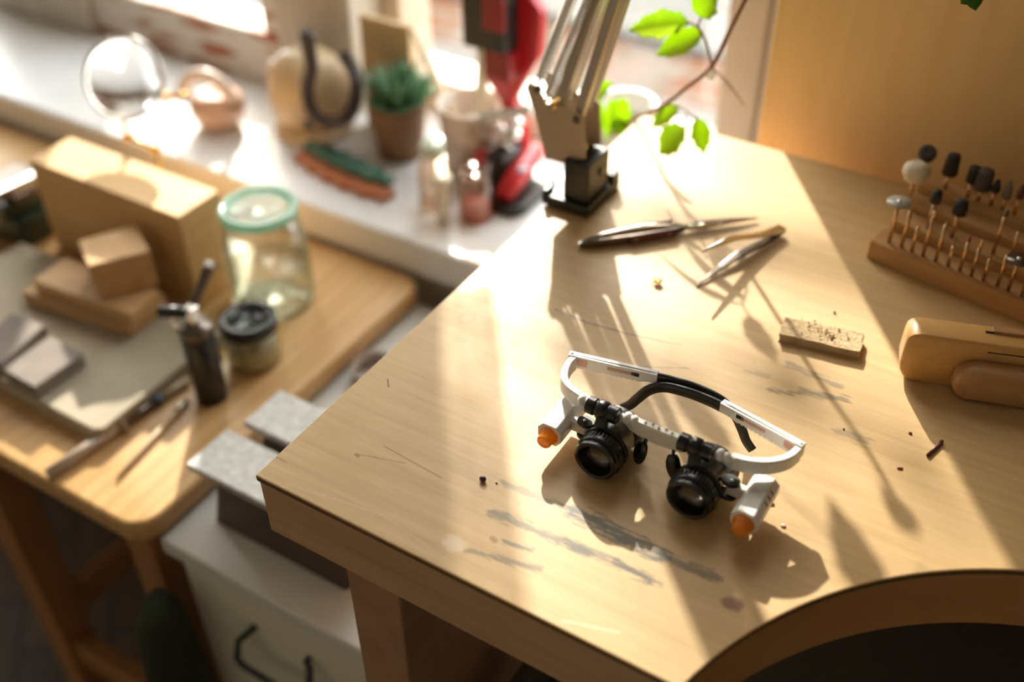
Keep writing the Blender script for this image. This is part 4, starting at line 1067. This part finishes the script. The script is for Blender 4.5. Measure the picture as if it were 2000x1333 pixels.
jg = thing('ceramic_jug', 'big beige glazed pot wrapped with a dark looping tube on the sill', 'pot', (-.52, .65, ZS))
JC = Vector((-.523, .652, ZS))
MB().lathe([(0, 0), (.052, 0), (.054, .004), (.050, .010), (.044, .014), (0, .014)], Matrix.Translation(JC), 40).obj('base', M_CERAMIC, jg)
MB().lathe([(0, .010), (.040, .012), (.048, .026), (.050, .052), (.047, .080), (.038, .100), (.022, .112), (0, .115)], Matrix.Translation(JC), 40, rfun=lambda a, z: 1+.10*math.cos(2*(a-.5))).obj('body', M_CERAMIC, jg)
MB().box(JC+Vector((-.030, -.016, .055)), (.034, .036, .085), .010, Euler((0, 0, .5)), 4).obj('spout_block', M_CERAMIC, jg)
tubepx = [(598, 62), (603, 95), (608, 130), (601, 165), (603, 200), (618, 228), (645, 240), (675, 232), (692, 205), (697, 165), (690, 135), (672, 108)]
tp = []
for k, (x, y) in enumerate(tubepx):
    tp.append(aY(x, y, lerp(.598, .605, min(1, k/6)) if k < 8 else lerp(.605, .66, (k-7)/4)))
MB().tube(smooth_path(tp, 5), .0088, 12).obj('rubber_tube', M_DARKTUBE, jg)
c = aY(595, 246, .60)
MB().prism([(-.009, 0), (.011, 0), (.001, .014)], .004, Matrix(((1, 0, 0, c.x), (0, 0, -1, .607), (0, 1, 0, c.z-.006), (0, 0, 0, 1)))).obj('opening', M_BLACK, jg)

sp_ = thing('potted_succulent', 'spiky green succulent in a brown clay pot on the sill', 'plant', (-.386, .657, ZS))
PC = Vector((-.381, .657, ZS))
MB().lathe([(0, 0), (.027, 0), (.029, .002), (.0355, .064), (.0365, .066), (.0365, .076), (.033, .076), (.032, .066), (0, .066)], Matrix.Translation(PC), 40).obj('pot', M_TERRA, sp_)
MB().lathe([(0, .068), (.0325, .067), (.0325, .064), (0, .064)], Matrix.Translation(PC), 24).obj('soil', M_SOIL, sp_)
rnd = random.Random(3)
for k in range(84):
    a = rnd.uniform(0, 2*math.pi); tilt = .30+1.15*(k/84)+rnd.uniform(-.1, .1); Ln = rnd.uniform(.040, .054)
    b0 = PC+Vector((.006*math.cos(a), .006*math.sin(a), .068))
    d0 = Vector((math.cos(a)*math.sin(tilt), math.sin(a)*math.sin(tilt), math.cos(tilt)))
    pts = [b0, b0+d0*Ln*.35, b0+d0*Ln*.7+Vector((0, 0, .003)), b0+d0*Ln+Vector((0, 0, .008))]
    MB().sweep(pts, [(.0056*math.cos(2*math.pi*j/8), .0024*math.sin(2*math.pi*j/8)) for j in range(8)], scales=[.8, 1, .75, .08]).obj('leaf', M_SUCC, sp_)

def wavy(x0, y0, x1, y1, w, z0, z1, amp, flip):
    A = Vector((x0, y0, 0)); B = Vector((x1, y1, 0)); dv = (B-A).normalized(); s = Vector((-dv.y, dv.x, 0)); out = []
    n = 40; lo, hi = [], []
    for i in range(n+1):
        t = i/n; wd = w*math.sin(math.pi*(.08+.84*t))**.6 + amp*math.cos(t*5*2*math.pi)
        c = A.lerp(B, t)
        lo.append(c-s*wd); hi.append(c+s*wd)
    return [(p.x, p.y) for p in lo+hi[::-1]]
ds = thing('wavy_dish', 'long wavy dish with orange rim and green glazed inside on the sill', 'dish', (-.40, .578, ZS))
MB().prism(wavy(-.485, .578, -.325, .556, .019, 0, 0, .0025, 1), .012, Matrix.Translation((0, 0, ZS)), bev=.002).obj('dish_rim', M_ORANGEGLAZE, ds)
MB().prism(wavy(-.482, .586, -.332, .565, .014, 0, 0, .0022, 1), .012, Matrix.Translation((0, .004, ZS+.010)), bev=.003).obj('glazed_leaf', M_GREENGLAZE, ds)

# small bottles, vial and pink jar
gb = jar('glass_bottle', 'small clear bottle with greenish stopper standing before the succulent', -.272, .577, ZS,
         [(.017, 0), (.0190, .002), (.0190, .050), (.0170, .058), (.011, .064), (.0105, .070)], .0014, M_AMBERGLASS, 'bottle')
MB().lathe([(0, .068), (.0135, .068), (.0150, .072), (.0150, .082), (.012, .085), (0, .086)], Matrix.Translation((-.272, .577, ZS)), 28).obj('stopper', plain('pale_green_glass', (.62, .70, .58), .1), gb)
vi = thing('round_topped_stick', 'pale stick with a round ivory head between the small bottles', 'stick', (-.241, .549, ZS))
MB().lathe([(0, 0), (.0075, 0), (.0070, .030), (.0060, .058), (0, .058)], Matrix.Translation((-.241, .549, ZS)), 20).obj('stem', M_CREAMTOOL, vi)
MB().lathe([(0, .054), (.010, .055), (.0125, .059), (.0125, .062), (.008, .065), (0, .066)], Matrix.Translation((-.241, .549, ZS)), 28).obj('cap', M_CREAMTOOL, vi)
pj = jar('pink_bottle', 'small glass jar of pink liquid near the bench edge', -.214, .579, ZS,
         [(.0185, 0), (.020, .002), (.020, .046), (.0180, .052), (.0165, .054), (.0165, .060)], .0014, M_AMBERGLASS, 'bottle')
MB().lathe([(0, .002), (.0178, .003), (.0180, .022), (0, .022)], Matrix.Translation((-.214, .579, ZS)), 32).obj('pink_liquid', M_PINKLIQ, pj)
MB().lathe([(0, .058), (.0175, .058), (.0185, .061), (.0185, .070), (.016, .072), (0, .072)], Matrix.Translation((-.214, .579, ZS)), 28).obj('lid', M_AMBERGLASS, pj)

# milky tool cup with two tools
CX, CY = -.283, .676
tc_ = thing('tool_cup', 'tall milky brown plastic cup holding modelling tools on the sill', 'cup', (CX, CY, ZS))
MB().lathe([(0, 0), (.032, 0), (.034, .002), (.0405, .088), (.0412, .090), (.0395, .090), (.0325, .003), (0, .003)], Matrix.Translation((CX, CY, ZS)), 44).obj('cup_body', M_MILKY, tc_)
tl = MB(); a_ = Vector((CX+.010, CY-.004, ZS+.006)); q = aY(806, 52, .70); 
tl.sweep([a_, a_.lerp(q, .45), a_.lerp(q, .8), q], RECT(.011, .005, .0012), scales=[.7, .8, 1.05, 1.0])
tag(tl.obj('wooden_spatula', M_CREAMWOOD), 'slanting wooden spatula leaning left in the milky tool cup', 'tool')
tl = MB(); a_ = Vector((CX-.004, CY+.018, ZS+.006)); q = aY(948, 62, .69)
tl.sweep([a_, a_.lerp(q, .6), a_.lerp(q, .78), q], RECT(.018, .007, .002), up=Vector((0, 1, 0)), scales=[.7, .95, .95, 1.35])
tag(tl.obj('modelling_paddle', M_CREAMTOOL), 'upright cream modelling paddle standing in the milky tool cup', 'tool')
c0 = aY(705, 128, .695); c1 = aY(802, 128, .695)
tag(MB().box(((c0.x+c1.x)/2, .7005, ZS+.078), (.078, .010, .154), .001, Euler((-.035, 0, 0))).obj('tan_card', M_CARD), 'tan card box leaning on the window behind the succulent', 'card')

# red microscope-like stand
rd = thing('red_drill_stand', 'red and black tool stand with chrome lever on the sill behind the lamp', 'tool stand', (-.23, .66, ZS))
MB().prism(rrect(-.236, .595, -.165, .705, .02, 6), .014, Matrix.Translation((0, 0, ZS)), bev=.004, seg=3).obj('base', M_BLACK, rd)
RX = -.205
f = MB(); f.tube([(-.192, .606, ZS+.022), (-.195, .64, ZS+.030), (-.198, .690, ZS+.040)], .014, 16, scales=[(.85, .8), (1, 1), (.85, .8)])
fo = f.obj('foot', M_RED, rd)
MB().sphere((-.186, .640, ZS+.043), .006, 3, (1, 1.2, .4)).obj('badge', plain('pale_blue_badge', (.55, .60, .80), .3), fo)
MB().sphere((-.243, .640, ZS+.040), .013, 3).obj('knob', M_RED, rd)
MB().lohi((-.234, .628, ZS+.012), (-.205, .672, ZS+.056), .006, 3).obj('motor_block', M_BLACK, rd)
YR = .700
col = [aY(*q, YR) for q in ((1012, 330), (1040, 330), (1030, 240), (1012, 190), (1060, 110), (1066, 20), (1040, -20), (985, -20), (962, 80), (952, 140), (985, 190), (1000, 240))]
MB().prism([(p.x, p.z) for p in col], .018, Matrix(((1, 0, 0, 0), (0, 0, -1, YR+.006), (0, 1, 0, 0), (0, 0, 0, 1))), bev=.003).obj('column', M_RED, rd)
hb0, hb1 = aY(926, 74, YR-.02), aY(1006, -10, YR-.02)
MB().lohi((hb0.x, YR-.045, hb0.z), (hb1.x, YR-.012, hb1.z+.01), .003).obj('head', M_BLACK, rd)
h0, h1 = aY(944, 56, YR-.046), aY(984, 0, YR-.046)
MB().lohi((h0.x, YR-.0485, h0.z), (h1.x, YR-.043, h1.z), .001).obj('face_plate', M_DKRED, rd)
h0, h1 = aY(958, 142, YR-.020), aY(1008, 96, YR-.020)
MB().lohi((h0.x, YR-.036, h0.z), (h1.x, YR-.010, h1.z), .003).obj('collar', M_DKRED, rd)
lv = [aY(1038, 215, .655), aY(965, 226, .655), aY(920, 232, .655), aY(912, 240, .652), aY(925, 252, .652), aY(960, 272, .652), aY(1000, 292, .655)]
MB().sweep(lv[:4], RECT(.0110, .0040, .0008), up=Vector((0, -1, .6)), smooth=False).obj('lever', plain('polished_white_metal', (.90, .89, .86), .22, metal=.25), rd)
MB().tube(lv[3:], .0018, 8).obj('lever_rod', M_CHROME, rd)
for q, r in (((975, 250), .0075), ((1000, 262), .012), ((1008, 240), .009), ((985, 275), .008)):
    MB().sphere(aY(*q, .662), r, 3, (1, 1, .8)).obj('stage_fitting', M_CHROME, rd)

# ------------------------------------------------------------------ white pot and the vine
WPX, WPY = -.065, .662
wp = thing('white_pot', 'white round pot behind the bench edge with a vine growing from it', 'pot', (WPX, WPY, ZS))
MB().lathe([(0, 0), (.026, 0), (.0285, .003), (.0335, .142), (.0355, .149), (.0340, .153), (.0295, .150), (.0270, .142), (.0265, .120), (0, .118)], Matrix.Translation((WPX, WPY, ZS)), 44).obj('pot_body', plain('white_glazed_pot', (.86, .85, .82), .3), wp)
MB().lathe([(0, .128), (.0272, .126), (.0268, .12), (0, .12)], Matrix.Translation((WPX, WPY, ZS)), 32).obj('soil', plain('pale_soil', (.26, .22, .15), .9, bump=1, bscale=200), wp)

vn = thing('vine', 'trailing green vine with bright sunlit leaves hanging before the window', 'plant', (WPX, WPY, ZS+.13))
VY = .505
V = lambda x, y, yy=VY: aY(x, y, yy)
s0 = Vector((WPX, WPY, ZS+.126))
stemA = smooth_path([s0, Vector((WPX-.004, WPY-.03, ZS+.165)), V(1190, 262, .60), V(1240, 232, .55), V(1297, 205), V(1345, 168), V(1390, 130), V(1425, 60), V(1455, 0), V(1500, -90), V(1530, -200)], 5)
MB().tube(stemA, .0017, 8, scales=[1.1]*len(stemA)).obj('stem', M_STEM, vn)
def twig(pts, r=.0009, mat=None, name='twig'):
    MB().tube(smooth_path(pts, 5), r, 6).obj(name, mat or M_STEM, vn)
twig([V(1390, 130), V(1380, 85), V(1363, 52)], .0011); twig([V(1363, 52), V(1342, 42)]); twig([V(1363, 52), V(1366, 42), V(1370, 34)])
twig([V(1297, 205), V(1330, 210, .48), V(1362, 232, .455)]); twig([V(1338, 212, .475), V(1340, 230, .46), V(1336, 250, .455)], .0006)
twig([V(1392, 132), V(1412, 150), V(1430, 172), V(1452, 205)], .0005, M_TENDRIL, 'tendril'); twig([V(1395, 138), V(1420, 165), V(1440, 185), V(1448, 200)], .0004, M_TENDRIL, 'tendril')
twig([V(1240, 232, .55), V(1220, 240, .56), V(1195, 240, .57)]); twig([V(1205, 190, .58), V(1212, 220, .57), V(1205, 245, .57)], .0007)
camn = Vector((.5, -.75, .55))
def leaf(b, t, w, n=(.3, -.8, .5), y=VY, mat=None, curl=.15, yt=None):
    MB(); mb = MB(); leaf_mesh(mb, aY(*b, y), aY(*t, yt or y), n, w, curl=curl); return mb.obj('leaf', mat or M_LEAF, vn)
leaf((1345, 42), (1222, 56), .0128, (.1, -.75, .6), curl=.2)
leaf((1372, 62), (1276, 110), .0115, (.3, -.75, .6), curl=.2)
leaf((1368, 36), (1392, -28), .0125, (.1, -.8, .5))
leaf((1325, 207), (1268, 250), .0085, (.2, -.6, .6), curl=.25)
leaf((1336, 250), (1283, 302), .0135, (-.25, -.85, .4), y=.455, curl=.25)
leaf((1362, 232), (1376, 302), .0085, (.6, -.75, .2), y=.455, curl=.2)
leaf((1150, 188), (1195, 160), .0110, (.2, -.8, .5), y=.58, curl=.3)
leaf((1168, 195), (1162, 272), .0098, (.2, -.9, .3), y=.58)
leaf((1200, 192), (1182, 280), .0085, (-.2, -.9, .3), y=.575)
leaf((1215, 190), (1212, 268), .0105, (.5, -.8, .3), y=.565)
leaf((1192, 240), (1240, 262), .008, (.2, -.7, .6), y=.56)
leaf((1545, -190), (1500, -150), .012, (.3, -.6, .5))
LFX = [((.085, .50, 1.285), (.080, .50, 1.235), .014, (.4, -.8, .2)), ((.120, .50, 1.30), (.150, .49, 1.26), .012, (.2, -.8, .4)), ((.02, .50, 1.23), (-.02, .50, 1.20), .012, (.3, -.8, .2))]
for b_, t_, w_, n_ in LFX:
    mb = MB(); leaf_mesh(mb, b_, t_, n_, w_); mb.obj('leaf', M_LEAF, vn)
twig([(.1255, .505, 1.255), (.105, .50, 1.275), (.085, .50, 1.285)]); twig([(.135, .505, 1.29), (.12, .50, 1.30)]); twig([(.105, .50, 1.275), (.06, .50, 1.25), (.02, .50, 1.23)])
# white bead at the node, standing in for a sun glint
dp = V(1390, 143)
MB().lathe([(0, -.0065), (.0030, -.0055), (.0042, -.0030), (.0038, .000), (.0018, .0035), (0, .0055)], Matrix.Translation(dp), 24).obj('glint_bead', translucent('glint_white', (.9, .88, .82), (1, .97, .9), .5, .1, .1), vn)
mb = MB(); leaf_mesh(mb, aY(1895, -60, .40), aY(1906, 22, .40), (.2, -.8, .5), .011)
tag(mb.obj('vine_leaf', M_LEAFD), 'dark leaf tip hanging into the top right of the view', 'leaf')
